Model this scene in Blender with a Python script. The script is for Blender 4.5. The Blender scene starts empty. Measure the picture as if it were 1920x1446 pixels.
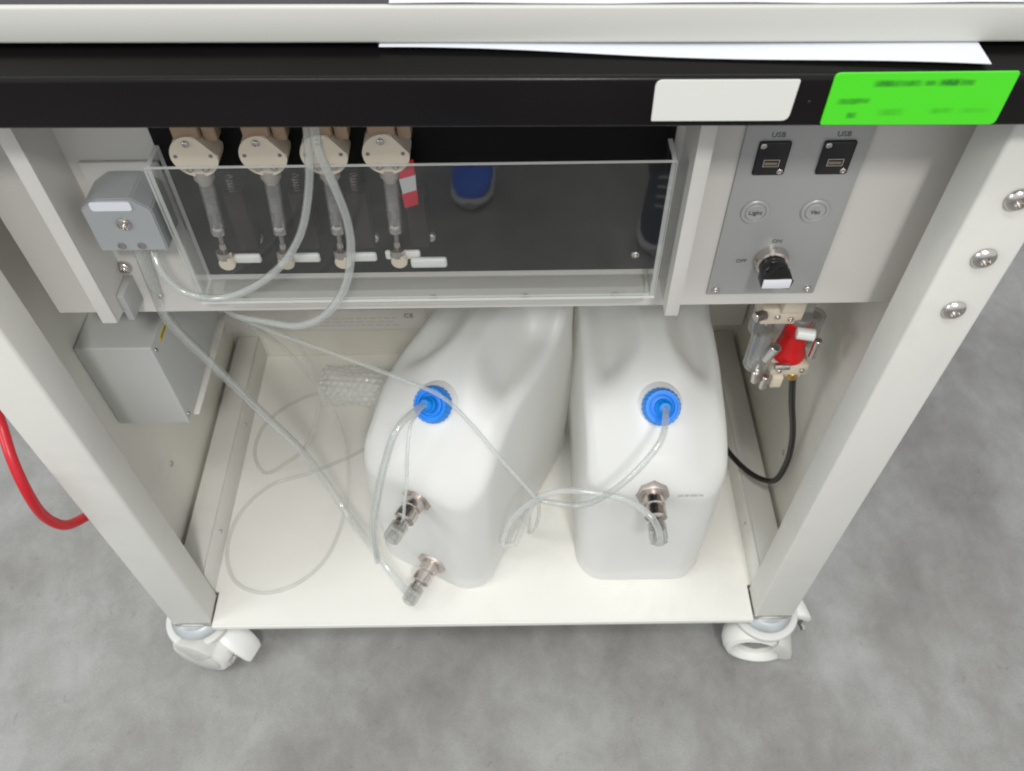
import bpy, bmesh, math, random
from mathutils import Vector, Matrix
random.seed(7)
R = math.radians
scene = bpy.context.scene
COL = scene.collection

# ------------------------------------------------------------------ camera
cam_data = bpy.data.cameras.new('camera')
cam_data.sensor_fit = 'HORIZONTAL'; cam_data.sensor_width = 36.0
cam_data.lens = 1574.0 / 1920.0 * 36.0
cam_data.dof.use_dof = True; cam_data.dof.focus_distance = 0.78; cam_data.dof.aperture_fstop = 11.0
cam_data.clip_start = 0.02; cam_data.clip_end = 60.0
cam = bpy.data.objects.new('camera', cam_data); COL.objects.link(cam)
th, ro = R(51.5), R(0.75)
Fv = Vector((0, math.cos(th), -math.sin(th))); U0 = Vector((0, math.sin(th), math.cos(th)))
Rv = Vector((math.cos(ro), 0, 0)) - math.sin(ro) * U0
Uv = Vector((math.sin(ro), 0, 0)) + math.cos(ro) * U0
m = Matrix((Rv, Uv, -Fv)).transposed().to_4x4()
m.translation = Vector((0.0481, -0.5046, 1.3222))
cam.matrix_world = m
scene.camera = cam

# ------------------------------------------------------------------ light
world = bpy.data.worlds.new('World'); scene.world = world; world.use_nodes = True
bg = world.node_tree.nodes['Background']
bg.inputs[0].default_value = (0.95, 0.98, 1.0, 1); bg.inputs[1].default_value = 0.74

def area(name, direction, dist, size, power, color=(1, 0.98, 0.94), target=(0, 0.1, 0.5), sy=None):
    d = bpy.data.lights.new(name, 'AREA'); d.energy = power; d.color = color
    d.shape = 'RECTANGLE'; d.size = size; d.size_y = sy or size
    o = bpy.data.objects.new(name, d); COL.objects.link(o)
    v = Vector(direction).normalized()
    o.location = Vector(target) + v * dist
    o.rotation_euler = v.to_track_quat('Z', 'Y').to_euler()
    return o
area('hall_light_front', (0.19, -1.0, 1.22), 3.3, 0.28, 36)
area('hall_light_overhead', (-0.10, -0.36, 1.0), 3.2, 1.5, 25, sy=0.30)
area('added_fill_left', (-1.0, -0.55, 1.1), 2.3, 0.8, 13, (0.96, 1.0, 0.98), (-0.5, 0.0, 0.2))  # added fill with no known source, brightens the floor on the left

scene.view_settings.view_transform = 'Standard'
scene.view_settings.look = 'None'
scene.view_settings.exposure = 0.14
scene.view_settings.gamma = 1.0
scene.cycles.filter_width = 2.0
scene.cycles.max_bounces = 14; scene.cycles.diffuse_bounces = 10; scene.cycles.glossy_bounces = 6
scene.cycles.transparent_max_bounces = 24
scene.cycles.caustics_reflective = False
scene.cycles.caustics_refractive = False

# ------------------------------------------------------------------ materials
def new_mat(name):
    mt = bpy.data.materials.new(name); mt.use_nodes = True
    nt = mt.node_tree; return mt, nt, nt.nodes['Principled BSDF']

def mat(name, col, rough=0.5, metal=0.0, noise=0.0, nscale=30.0, bump=0.0, bscale=400.0, coat=0.0, spec=0.5, rvar=0.0):
    mt, nt, p = new_mat(name)
    N, L = nt.nodes, nt.links
    p.inputs['Base Color'].default_value = (*col, 1); p.inputs['Roughness'].default_value = rough
    p.inputs['Metallic'].default_value = metal; p.inputs['Coat Weight'].default_value = coat
    p.inputs['Specular IOR Level'].default_value = spec
    tc = N.new('ShaderNodeTexCoord')
    if noise or rvar:
        nz = N.new('ShaderNodeTexNoise'); nz.inputs['Scale'].default_value = nscale; nz.inputs['Detail'].default_value = 6
        L.new(tc.outputs['Object'], nz.inputs['Vector'])
    if noise:
        mx = N.new('ShaderNodeMix'); mx.data_type = 'RGBA'
        mx.inputs[6].default_value = (*[c * (1 - noise) for c in col], 1)
        mx.inputs[7].default_value = (*[min(1, c * (1 + noise)) for c in col], 1)
        L.new(nz.outputs['Fac'], mx.inputs[0]); L.new(mx.outputs[2], p.inputs['Base Color'])
    if rvar:
        mr = N.new('ShaderNodeMapRange'); mr.inputs[3].default_value = max(0.02, rough - rvar); mr.inputs[4].default_value = rough + rvar
        L.new(nz.outputs['Fac'], mr.inputs[0]); L.new(mr.outputs[0], p.inputs['Roughness'])
    if bump:
        n2 = N.new('ShaderNodeTexNoise'); n2.inputs['Scale'].default_value = bscale; n2.inputs['Detail'].default_value = 3
        L.new(tc.outputs['Object'], n2.inputs['Vector'])
        b = N.new('ShaderNodeBump'); b.inputs['Strength'].default_value = bump; b.inputs['Distance'].default_value = 0.0006
        L.new(n2.outputs['Fac'], b.inputs['Height']); L.new(b.outputs[0], p.inputs['Normal'])
    return mt

def worn(mt, amount=0.10, scale=5.0):
    nt = mt.node_tree; N, L = nt.nodes, nt.links; p = N['Principled BSDF']; src = p.inputs['Base Color'].links[0].from_socket
    tc = N.new('ShaderNodeTexCoord'); n = N.new('ShaderNodeTexNoise'); n.inputs['Scale'].default_value = scale; n.inputs['Detail'].default_value = 10; n.inputs['Roughness'].default_value = 0.72; n.inputs['Distortion'].default_value = 0.6
    L.new(tc.outputs['Object'], n.inputs['Vector']); r = N.new('ShaderNodeMapRange'); r.inputs[1].default_value = 0.52; r.inputs[2].default_value = 0.78; r.inputs[3].default_value = 0; r.inputs[4].default_value = amount
    L.new(n.outputs['Fac'], r.inputs[0]); m = N.new('ShaderNodeMix'); m.data_type = 'RGBA'; L.new(r.outputs[0], m.inputs[0]); L.new(src, m.inputs[6]); m.inputs[7].default_value = (0.30, 0.27, 0.22, 1); L.new(m.outputs[2], p.inputs['Base Color'])
    return mt
PAINT = mat('white_powder_coat', (0.70, 0.69, 0.65), 0.42, noise=0.035, nscale=9, bump=0.25, bscale=900, rvar=0.06)
PANEL = mat('panel_powder_coat', (0.62, 0.60, 0.565), 0.5, noise=0.03, nscale=7, bump=0.2, bscale=900, rvar=0.05)
WALLP = mat('cabinet_paint', (0.77, 0.745, 0.68), 0.5, noise=0.04, nscale=6, bump=0.2, bscale=800)
SHELFP = mat('shelf_paint', (0.82, 0.81, 0.765), 0.4, noise=0.03, nscale=8, bump=0.15, bscale=900, rvar=0.08)
GREYPLATE = mat('grey_anodised', (0.435, 0.44, 0.43), 0.42, metal=0.25, noise=0.03, nscale=20)
GREYBOX = mat('grey_box_paint', (0.55, 0.56, 0.545), 0.5, noise=0.03, nscale=12, bump=0.25, bscale=700)
PUMPG = mat('blue_grey_anodised', (0.345, 0.365, 0.37), 0.42, metal=0.15, noise=0.04, nscale=25)
BLACK = mat('satin_black_coat', (0.006, 0.0055, 0.0055), 0.22, noise=0.2, nscale=12, bump=0.06, bscale=1200, spec=0.08)
BLACKP = mat('black_plate', (0.006, 0.006, 0.006), 0.5, noise=0.15, nscale=15, spec=0.12)
BLACKPL = mat('black_plastic', (0.012, 0.012, 0.013), 0.35)
RUBBER = mat('black_cable_rubber', (0.012, 0.011, 0.010), 0.3)
STEEL = mat('stainless_steel', (0.62, 0.59, 0.56), 0.26, metal=1.0, noise=0.08, nscale=60, rvar=0.08)
NICKEL = mat('nickel_plating', (0.66, 0.60, 0.56), 0.20, metal=1.0, noise=0.08, nscale=50, rvar=0.08)
MATNICKEL = mat('matt_nickel', (0.55, 0.50, 0.465), 0.5, metal=0.75, noise=0.05, nscale=50)
BRASS = mat('brass', (0.65, 0.40, 0.12), 0.35, metal=1.0)
CREAM = mat('cream_polymer', (0.74, 0.655, 0.53), 0.5, noise=0.05, nscale=40)
CREAM_SHADED = mat('cream_polymer_shaded', (0.36, 0.25, 0.17), 0.5, noise=0.08, nscale=30)  # cream polymer, the brown shadow above the valves put into its colour
WHITEPL = mat('white_plastic', (0.82, 0.82, 0.79), 0.35, noise=0.03, nscale=20, rvar=0.08)
TYRE = mat('white_tyre', (0.74, 0.74, 0.70), 0.45, noise=0.06, nscale=25)
BLUECAP = mat('blue_cap_plastic', (0.0, 0.25, 0.84), 0.42, noise=0.05, nscale=30)
REDHOSE = mat('red_hose', (0.50, 0.008, 0.018), 0.35, noise=0.06, nscale=40)
REDPL = mat('red_plastic', (0.70, 0.012, 0.015), 0.35)
GREYPL = mat('grey_plastic', (0.20, 0.19, 0.19), 0.5, noise=0.1, nscale=60)
SLIDE = mat('dark_slide_block', (0.020, 0.016, 0.016), 0.5, noise=0.1, nscale=60, spec=0.15)
PAPER = mat('paper', (0.68, 0.70, 0.745), 0.7, noise=0.02, nscale=8)
INK = mat('dark_ink', (0.10, 0.10, 0.10), 0.6)
BLANK = mat('blank_label', (0.68, 0.68, 0.64), 0.6)
YELLOW = mat('yellow_label', (0.78, 0.60, 0.06), 0.5)
GREY_INK = mat('grey_print', (0.60, 0.585, 0.56), 0.6)
JEANS = mat('black_trousers', (0.012, 0.014, 0.02), 0.85, noise=0.3, nscale=60, bump=0.5, bscale=600)
SHOEB = mat('blue_shoe_mesh', (0.01, 0.14, 0.80), 0.7, noise=0.25, nscale=120, bump=0.6, bscale=500)
SHOED = mat('navy_shoe_mesh', (0.012, 0.02, 0.07), 0.75, noise=0.25, nscale=120, bump=0.6, bscale=500)
SOLE = mat('grey_sole', (0.62, 0.62, 0.60), 0.6)
TABLED = mat('dark_table_mat', (0.05, 0.045, 0.05), 0.6, noise=0.1, nscale=20)

worn(PAINT, 0.16, 7); worn(SHELFP, 0.14, 6); worn(WALLP, 0.16, 5); worn(PANEL, 0.12, 6)
def hdpe():
    mt, nt, p = new_mat('natural_hdpe'); N, L = nt.nodes, nt.links
    p.inputs['Base Color'].default_value = (0.83, 0.845, 0.82, 1)
    p.inputs['Roughness'].default_value = 0.36
    p.inputs['Subsurface Weight'].default_value = 0.85
    p.inputs['Subsurface Radius'].default_value = (1.0, 0.9, 0.75); p.inputs['Subsurface Scale'].default_value = 0.06
    tc = N.new('ShaderNodeTexCoord'); nz = N.new('ShaderNodeTexNoise'); nz.inputs['Scale'].default_value = 14; nz.inputs['Detail'].default_value = 5
    L.new(tc.outputs['Object'], nz.inputs['Vector'])
    mx = N.new('ShaderNodeMix'); mx.data_type = 'RGBA'
    mx.inputs[6].default_value = (0.93, 0.93, 0.905, 1); mx.inputs[7].default_value = (0.96, 0.965, 0.955, 1)
    L.new(nz.outputs['Fac'], mx.inputs[0]); L.new(mx.outputs[2], p.inputs['Base Color'])
    mr = N.new('ShaderNodeMapRange'); mr.inputs[3].default_value = 0.30; mr.inputs[4].default_value = 0.46
    L.new(nz.outputs['Fac'], mr.inputs[0]); L.new(mr.outputs[0], p.inputs['Roughness'])
    b = N.new('ShaderNodeBump'); b.inputs['Strength'].default_value = 0.12; b.inputs['Distance'].default_value = 0.004
    L.new(nz.outputs['Fac'], b.inputs['Height']); L.new(b.outputs[0], p.inputs['Normal'])
    p.inputs['Subsurface Weight'].default_value = 0.0
    tl = N.new('ShaderNodeBsdfTranslucent'); tl.inputs[0].default_value = (0.985, 0.985, 0.965, 1)
    ms = N.new('ShaderNodeMixShader'); ms.inputs[0].default_value = 0.33
    L.new(p.outputs[0], ms.inputs[1]); L.new(tl.outputs[0], ms.inputs[2]); L.new(ms.outputs[0], N['Material Output'].inputs[0])
    return mt
HDPE = hdpe()

def clear(name, tint=(0.97, 0.98, 0.97), body=0.0, bodycol=(0.85, 0.87, 0.85), ior=1.49, rough=0.03, gain=1.0):
    """thin clear plastic: transparent + Fresnel gloss on front faces + a little milky body"""
    mt = bpy.data.materials.new(name); mt.use_nodes = True; nt = mt.node_tree; N, L = nt.nodes, nt.links
    N.clear(); out = N.new('ShaderNodeOutputMaterial')
    tr = N.new('ShaderNodeBsdfTransparent'); tr.inputs[0].default_value = (*tint, 1)
    gl = N.new('ShaderNodeBsdfGlossy'); gl.inputs['Roughness'].default_value = rough
    df = N.new('ShaderNodeBsdfTranslucent'); df.inputs[0].default_value = (*bodycol, 1)
    d2 = N.new('ShaderNodeBsdfDiffuse'); d2.inputs[0].default_value = (*bodycol, 1)
    md = N.new('ShaderNodeMixShader'); md.inputs[0].default_value = 0.6
    L.new(df.outputs[0], md.inputs[1]); L.new(d2.outputs[0], md.inputs[2])
    m1 = N.new('ShaderNodeMixShader')
    L.new(tr.outputs[0], m1.inputs[1]); L.new(md.outputs[0], m1.inputs[2])
    lw = N.new('ShaderNodeLayerWeight'); lw.inputs['Blend'].default_value = 0.35
    mb = N.new('ShaderNodeMath'); mb.operation = 'MULTIPLY_ADD'; mb.inputs[1].default_value = body * 1.6; mb.inputs[2].default_value = body * 0.5
    L.new(lw.outputs['Facing'], mb.inputs[0]); L.new(mb.outputs[0], m1.inputs[0])
    fr = N.new('ShaderNodeFresnel'); fr.inputs[0].default_value = ior
    ge = N.new('ShaderNodeNewGeometry')
    iv = N.new('ShaderNodeMath'); iv.operation = 'SUBTRACT'; iv.inputs[0].default_value = 1; L.new(ge.outputs['Backfacing'], iv.inputs[1])
    mu = N.new('ShaderNodeMath'); mu.operation = 'MULTIPLY'; L.new(fr.outputs[0], mu.inputs[0]); L.new(iv.outputs[0], mu.inputs[1])
    m3 = N.new('ShaderNodeMath'); m3.operation = 'MULTIPLY'; m3.inputs[1].default_value = gain; m3.use_clamp = True
    L.new(mu.outputs[0], m3.inputs[0])
    m2 = N.new('ShaderNodeMixShader'); L.new(m3.outputs[0], m2.inputs[0]); L.new(m1.outputs[0], m2.inputs[1]); L.new(gl.outputs[0], m2.inputs[2])
    L.new(m2.outputs[0], out.inputs[0]); return mt
ACRYL = clear('clear_acrylic', (0.972, 0.976, 0.972), 0.014, gain=2.6)
ACRYLE = clear('acrylic_painted_edge_light', (0.95, 0.96, 0.95), 1.1, (0.93, 0.94, 0.92), gain=1.5)  # bright milky body paints in the light gathered by the edges
TUBEM = clear('clear_pvc_tube', (0.965, 0.975, 0.97), 0.20, (0.90, 0.92, 0.905), 1.5, 0.10, 2.0)
TUBET = clear('thin_ptfe_tube', (0.95, 0.96, 0.955), 0.45, (0.88, 0.89, 0.875), 1.4, 0.12, 1.3)
TUBEF = clear('faint_tube', (0.97, 0.975, 0.97), 0.15, (0.86, 0.87, 0.85), 1.4, 0.12, 1.2)
BAGM, _nt, _p = new_mat('bubble_film')
_p.inputs['Base Color'].default_value = (0.90, 0.90, 0.88, 1); _p.inputs['Roughness'].default_value = 0.16
_p.inputs['Alpha'].default_value = 0.5; _p.inputs['Specular IOR Level'].default_value = 0.9
GLASS = clear('syringe_glass', (0.95, 0.95, 0.95), 0.16, (0.85, 0.82, 0.8), 1.5, 0.05, 2.0)
PC = clear('clear_polycarbonate', (0.85, 0.86, 0.85), 0.22, (0.75, 0.74, 0.72), 1.58, 0.05, 2.0)

def floor_mat():
    mt, nt, p = new_mat('grey_concrete_floor'); N, L = nt.nodes, nt.links
    tc = N.new('ShaderNodeTexCoord')
    mp = N.new('ShaderNodeMapping'); mp.inputs['Scale'].default_value = (1.0, 0.80, 1.0); mp.inputs['Rotation'].default_value = (0, 0, R(-20))
    L.new(tc.outputs['Object'], mp.inputs['Vector'])
    def nz(scale, det, rough=0.55, dist=0.0, src=mp):
        n = N.new('ShaderNodeTexNoise'); n.inputs['Scale'].default_value = scale; n.inputs['Detail'].default_value = det
        n.inputs['Roughness'].default_value = rough; n.inputs['Distortion'].default_value = dist
        L.new(src.outputs[0] if src is mp else tc.outputs['Object'], n.inputs['Vector']); return n
    a = nz(2.6, 5, 0.52, 0.25); b = nz(17, 8, 0.68, 0.3); c = nz(340, 4, 0.75, 0, tc)
    s1 = N.new('ShaderNodeMath'); s1.operation = 'MULTIPLY_ADD'; s1.inputs[1].default_value = 0.54
    L.new(a.outputs['Fac'], s1.inputs[0])
    s2 = N.new('ShaderNodeMath'); s2.operation = 'MULTIPLY'; s2.inputs[1].default_value = 0.26; L.new(b.outputs['Fac'], s2.inputs[0])
    s3 = N.new('ShaderNodeMath'); s3.operation = 'MULTIPLY_ADD'; s3.inputs[1].default_value = 0.20
    L.new(c.outputs['Fac'], s3.inputs[0]); L.new(s2.outputs[0], s3.inputs[2]); L.new(s3.outputs[0], s1.inputs[2])
    cr = N.new('ShaderNodeValToRGB'); e = cr.color_ramp.elements
    e[0].position = 0.375; e[0].color = (0.160, 0.152, 0.144, 1); e[1].position = 0.635; e[1].color = (0.37, 0.37, 0.36, 1)
    m_ = cr.color_ramp.elements.new(0.5); m_.color = (0.250, 0.244, 0.235, 1)
    L.new(s1.outputs[0], cr.inputs[0])
    # dark specks and short scuffs
    w = nz(60, 3, 0.6, 1.0); r2 = N.new('ShaderNodeValToRGB'); q = r2.color_ramp.elements
    q[0].position = 0.24; q[0].color = (0.80, 0.79, 0.78, 1); q[1].position = 0.36; q[1].color = (1, 1, 1, 1)
    L.new(w.outputs['Fac'], r2.inputs[0])
    mx = N.new('ShaderNodeMix'); mx.data_type = 'RGBA'; mx.blend_type = 'MULTIPLY'; mx.inputs[0].default_value = 1
    L.new(cr.outputs[0], mx.inputs[6]); L.new(r2.outputs[0], mx.inputs[7]); L.new(mx.outputs[2], p.inputs['Base Color'])
    mr = N.new('ShaderNodeMapRange'); mr.inputs[3].default_value = 0.38; mr.inputs[4].default_value = 0.62
    L.new(b.outputs['Fac'], mr.inputs[0]); L.new(mr.outputs[0], p.inputs['Roughness'])
    bp = N.new('ShaderNodeBump'); bp.inputs['Strength'].default_value = 0.25; bp.inputs['Distance'].default_value = 0.001
    L.new(c.outputs['Fac'], bp.inputs['Height']); L.new(bp.outputs[0], p.inputs['Normal'])
    return mt
FLOOR = floor_mat()

def green_mat():
    """fluorescent label with soft illegible smudges of print"""
    mt, nt, p = new_mat('green_label_print'); N, L = nt.nodes, nt.links
    p.inputs['Roughness'].default_value = 0.45
    tc = N.new('ShaderNodeTexCoord'); sx = N.new('ShaderNodeSeparateXYZ'); L.new(tc.outputs['Object'], sx.inputs[0])
    nz = N.new('ShaderNodeTexNoise'); nz.inputs['Scale'].default_value = 240; nz.inputs['Detail'].default_value = 1; L.new(tc.outputs['Object'], nz.inputs['Vector'])
    def band(cx, cz, hw, hz, amp):
        outs = []
        for o, c_, h in ((sx.outputs['X'], cx, hw), (sx.outputs['Z'], cz, hz)):
            s = N.new('ShaderNodeMath'); s.operation = 'SUBTRACT'; s.inputs[1].default_value = c_; L.new(o, s.inputs[0])
            a = N.new('ShaderNodeMath'); a.operation = 'ABSOLUTE'; L.new(s.outputs[0], a.inputs[0])
            k = N.new('ShaderNodeMapRange'); k.interpolation_type = 'SMOOTHSTEP'
            k.inputs[1].default_value = h * 1.25; k.inputs[2].default_value = h * 0.4; k.inputs[3].default_value = 0; k.inputs[4].default_value = 1
            L.new(a.outputs[0], k.inputs[0]); outs.append(k.outputs[0])
        m_ = N.new('ShaderNodeMath'); m_.operation = 'MULTIPLY'; L.new(outs[0], m_.inputs[0]); L.new(outs[1], m_.inputs[1])
        m2 = N.new('ShaderNodeMath'); m2.operation = 'MULTIPLY'; m2.inputs[1].default_value = amp; L.new(m_.outputs[0], m2.inputs[0])
        return m2.outputs[0]
    tot = None
    for b in ((-0.0225, 0.0113, 0.0090, 0.0026, 1.1), (-0.0075, 0.0113, 0.0070, 0.0023, 1.0), (0.0040, 0.0113, 0.0040, 0.0021, .9), (0.0165, 0.0115, 0.0080, 0.0027, 1.2), (0.0275, 0.0113, 0.0045, 0.0022, 1.0),
              (-0.0430, -0.0010, 0.0075, 0.0024, .9), (-0.0340, -0.0005, 0.0045, 0.0020, .8), (-0.0385, -0.0110, 0.0035, 0.0024, .9), (-0.0140, -0.0090, 0.0085, 0.0028, .45), (0.0180, -0.0085, 0.0080, 0.0022, .45), (0.0390, -0.0085, 0.0100, 0.0020, .3)):
        o = band(*b)
        if tot is None: tot = o
        else:
            a = N.new('ShaderNodeMath'); a.operation = 'ADD'; L.new(tot, a.inputs[0]); L.new(o, a.inputs[1]); tot = a.outputs[0]
    mu = N.new('ShaderNodeMath'); mu.operation = 'MULTIPLY'; mu.use_clamp = True; L.new(tot, mu.inputs[0])
    mr = N.new('ShaderNodeMapRange'); mr.inputs[1].default_value = 0.3; mr.inputs[2].default_value = 0.6; mr.inputs[3].default_value = 0.5; mr.inputs[4].default_value = 0.85
    L.new(nz.outputs['Fac'], mr.inputs[0]); L.new(mr.outputs[0], mu.inputs[1])
    mx = N.new('ShaderNodeMix'); mx.data_type = 'RGBA'; mx.inputs[6].default_value = (0.072, 0.68, 0.016, 1); mx.inputs[7].default_value = (0.02, 0.22, 0.01, 1)
    L.new(mu.outputs[0], mx.inputs[0]); L.new(mx.outputs[2], p.inputs['Base Color']); return mt
GREEN = green_mat()

# ------------------------------------------------------------------ helpers
def finish(name, bm, material, parent=None, smooth=38, loc=None, mats=None, bevel=None):
    me = bpy.data.meshes.new(name)
    bmesh.ops.recalc_face_normals(bm, faces=bm.faces)
    bm.to_mesh(me); bm.free()
    for mm in (mats or [material]): me.materials.append(mm)
    me.polygons.foreach_set('use_smooth', [True] * len(me.polygons))
    try: me.set_sharp_from_angle(angle=R(smooth))
    except Exception: pass
    o = bpy.data.objects.new(name, me); COL.objects.link(o)
    if loc is not None: o.location = loc
    if parent is not None:
        o.parent = parent
    return o

def box(bm, x0, x1, y0, y1, z0, z1, bev=0.0, seg=2, mi=0):
    r = bmesh.ops.create_cube(bm, size=1.0)
    vs = r['verts']
    bmesh.ops.scale(bm, vec=(abs(x1 - x0), abs(y1 - y0), abs(z1 - z0)), verts=vs)
    bmesh.ops.translate(bm, vec=((x0 + x1) / 2, (y0 + y1) / 2, (z0 + z1) / 2), verts=vs)
    if bev > 0:
        es = list({e for v in vs for e in v.link_edges})
        bmesh.ops.bevel(bm, geom=es, offset=bev, segments=seg, affect='EDGES', profile=0.5)
    return vs

def lathe(bm, prof, mtx=Matrix(), n=32, rib=None, cap=True):
    """prof: list of (r, h) along +Z; mtx places it"""
    rings = []
    for k, (r, h) in enumerate(prof):
        ring = []
        for i in range(n):
            a = 2 * math.pi * i / n
            rr = r * (1 + (rib(i, k) if rib else 0))
            ring.append(bm.verts.new(mtx @ Vector((rr * math.cos(a), rr * math.sin(a), h))))
        rings.append(ring)
    for a, b in zip(rings, rings[1:]):
        for i in range(n):
            j = (i + 1) % n
            bm.faces.new((a[i], a[j], b[j], b[i]))
    if cap:
        bm.faces.new(list(reversed(rings[0]))); bm.faces.new(rings[-1])

def axis(origin, direction):
    q = Vector(direction).normalized().to_track_quat('Z', 'Y')
    return Matrix.Translation(Vector(origin)) @ q.to_matrix().to_4x4()

def cyl(bm, p, d, r, length, n=24, bev=0.0):
    if bev: prof = [(r - bev, 0), (r, bev), (r, length - bev), (r - bev, length)]
    else: prof = [(r, 0), (r, length)]
    lathe(bm, prof, axis(p, d), n)

def spline(pts, sub=10):
    P = [Vector(p) for p in pts]; P = [P[0] * 2 - P[1]] + P + [P[-1] * 2 - P[-2]]
    out = []
    for i in range(1, len(P) - 2):
        p0, p1, p2, p3 = P[i - 1:i + 3]
        # centripetal Catmull-Rom: no overshoot at uneven spacing
        t0 = 0; t1 = t0 + max(1e-4, (p1 - p0).length ** .5); t2 = t1 + max(1e-4, (p2 - p1).length ** .5); t3 = t2 + max(1e-4, (p3 - p2).length ** .5)
        for s in range(sub):
            t = t1 + (t2 - t1) * s / sub
            a1 = p0 * ((t1 - t) / (t1 - t0)) + p1 * ((t - t0) / (t1 - t0))
            a2 = p1 * ((t2 - t) / (t2 - t1)) + p2 * ((t - t1) / (t2 - t1))
            a3 = p2 * ((t3 - t) / (t3 - t2)) + p3 * ((t - t2) / (t3 - t2))
            b1 = a1 * ((t2 - t) / (t2 - t0)) + a2 * ((t - t0) / (t2 - t0))
            b2 = a2 * ((t3 - t) / (t3 - t1)) + a3 * ((t - t1) / (t3 - t1))
            out.append(b1 * ((t2 - t) / (t2 - t1)) + b2 * ((t - t1) / (t2 - t1)))
    out.append(P[-2]); return out

def tube(bm, pts, r, n=12, inner=0.0, sub=10, smooth=2):
    path = spline(pts, sub)
    for _ in range(smooth):
        path = [path[0]] + [(path[i - 1] + path[i] * 2 + path[i + 1]) / 4 for i in range(1, len(path) - 1)] + [path[-1]]
    up = Vector((0.3, 0.2, 1)).normalized(); rings = []; rings2 = []
    for i, p in enumerate(path):
        t = (path[min(i + 1, len(path) - 1)] - path[max(i - 1, 0)]).normalized()
        s = up.cross(t)
        if s.length < 1e-3: s = Vector((1, 0, 0))
        s.normalize(); up = t.cross(s).normalized()
        mk = lambda rad: [bm.verts.new(p + (s * math.cos(2 * math.pi * k / n) + up * math.sin(2 * math.pi * k / n)) * rad) for k in range(n)]
        rings.append(mk(r))
        if inner: rings2.append(mk(inner))
    def skin(rs):
        for a, b in zip(rs, rs[1:]):
            for i in range(n):
                j = (i + 1) % n; bm.faces.new((a[i], a[j], b[j], b[i]))
    skin(rings)
    if inner:
        skin(rings2)
        for a, b in ((rings[0], rings2[0]), (rings[-1], rings2[-1])):
            for i in range(n):
                j = (i + 1) % n; bm.faces.new((a[i], a[j], b[j], b[i]))
    else:
        bm.faces.new(list(reversed(rings[0]))); bm.faces.new(rings[-1])

def thing(name, label, cat, loc=(0, 0, 0), group=None, rz=0):
    o = bpy.data.objects.new(name, None); COL.objects.link(o); o.empty_display_size = 0.03
    o.location = loc; o.rotation_euler = (0, 0, rz)
    o['label'] = label; o['category'] = cat
    if group: o['group'] = group
    return o
def tag(o, label, cat, group=None):
    o['label'] = label; o['category'] = cat
    if group: o['group'] = group
    return o
def lean(o, k, x0=0.05):
    for v in o.data.vertices: v.co.z += k * (v.co.x - x0)
    return o
def rel(o, root):           # geometry was written in world coordinates: keep it there under its thing
    o.parent = root; o.matrix_parent_inverse = root.matrix_basis.inverted() if not root.parent else (root.parent.matrix_basis @ root.matrix_basis).inverted()
    return o
def part(name, bm, material, root, **k):
    o = finish(name, bm, material, **k)
    base = Matrix.LocRotScale(root.location, root.rotation_euler, None) if root.type == 'EMPTY' else None
    o.parent = root
    if base is not None: o.matrix_parent_inverse = base.inverted()
    elif root.parent is not None:
        e = root.parent; o.matrix_parent_inverse = Matrix.LocRotScale(e.location, e.rotation_euler, None).inverted() @ Matrix()
        # root (a part) carries world geometry through its own inverse: undo both
        o.matrix_parent_inverse = Matrix()
    return o
def subpart(name, bm, material, parent_part, **k):
    o = finish(name, bm, material, **k); o.parent = parent_part; return o

def screw(bm, p, d, r=0.004, h=0.002, n=20):
    d = Vector(d).normalized(); mt = axis(p, d)
    lathe(bm, [(r, 0), (r, h * 0.35), (r * 0.86, h * 0.8), (r * 0.62, h), (r * 0.5, h), (r * 0.46, h * 0.15)], mt, n)

def text_mesh(name, body, size, loc, material, parent, rot=(R(90), 0, 0), extrude=0.0002, align='CENTER', shear=0.0):
    cu = bpy.data.curves.new(name, 'FONT'); cu.body = body; cu.size = size; cu.align_x = align; cu.align_y = 'CENTER'
    cu.extrude = extrude; cu.shear = shear; cu.resolution_u = 3
    t = bpy.data.objects.new(name + '_tmp', cu); COL.objects.link(t)
    bpy.context.view_layer.update()
    me = bpy.data.meshes.new_from_object(t.evaluated_get(bpy.context.evaluated_depsgraph_get()))
    bpy.data.objects.remove(t); me.transform(Matrix.Translation(Vector(loc)) @ Matrix.Rotation(rot[2], 4, 'Z') @ Matrix.Rotation(rot[0], 4, 'X'))
    me.materials.clear(); me.materials.append(material)
    o = bpy.data.objects.new(name, me); COL.objects.link(o)
    o.parent = parent
    if parent.type == 'EMPTY': o.matrix_parent_inverse = Matrix.LocRotScale(parent.location, parent.rotation_euler, None).inverted()
    return o

# ------------------------------------------------------------------ floor
bm = bmesh.new()
bmesh.ops.create_grid(bm, x_segments=8, y_segments=8, size=9)
fl = finish('floor', bm, FLOOR); fl['kind'] = 'structure'

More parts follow.
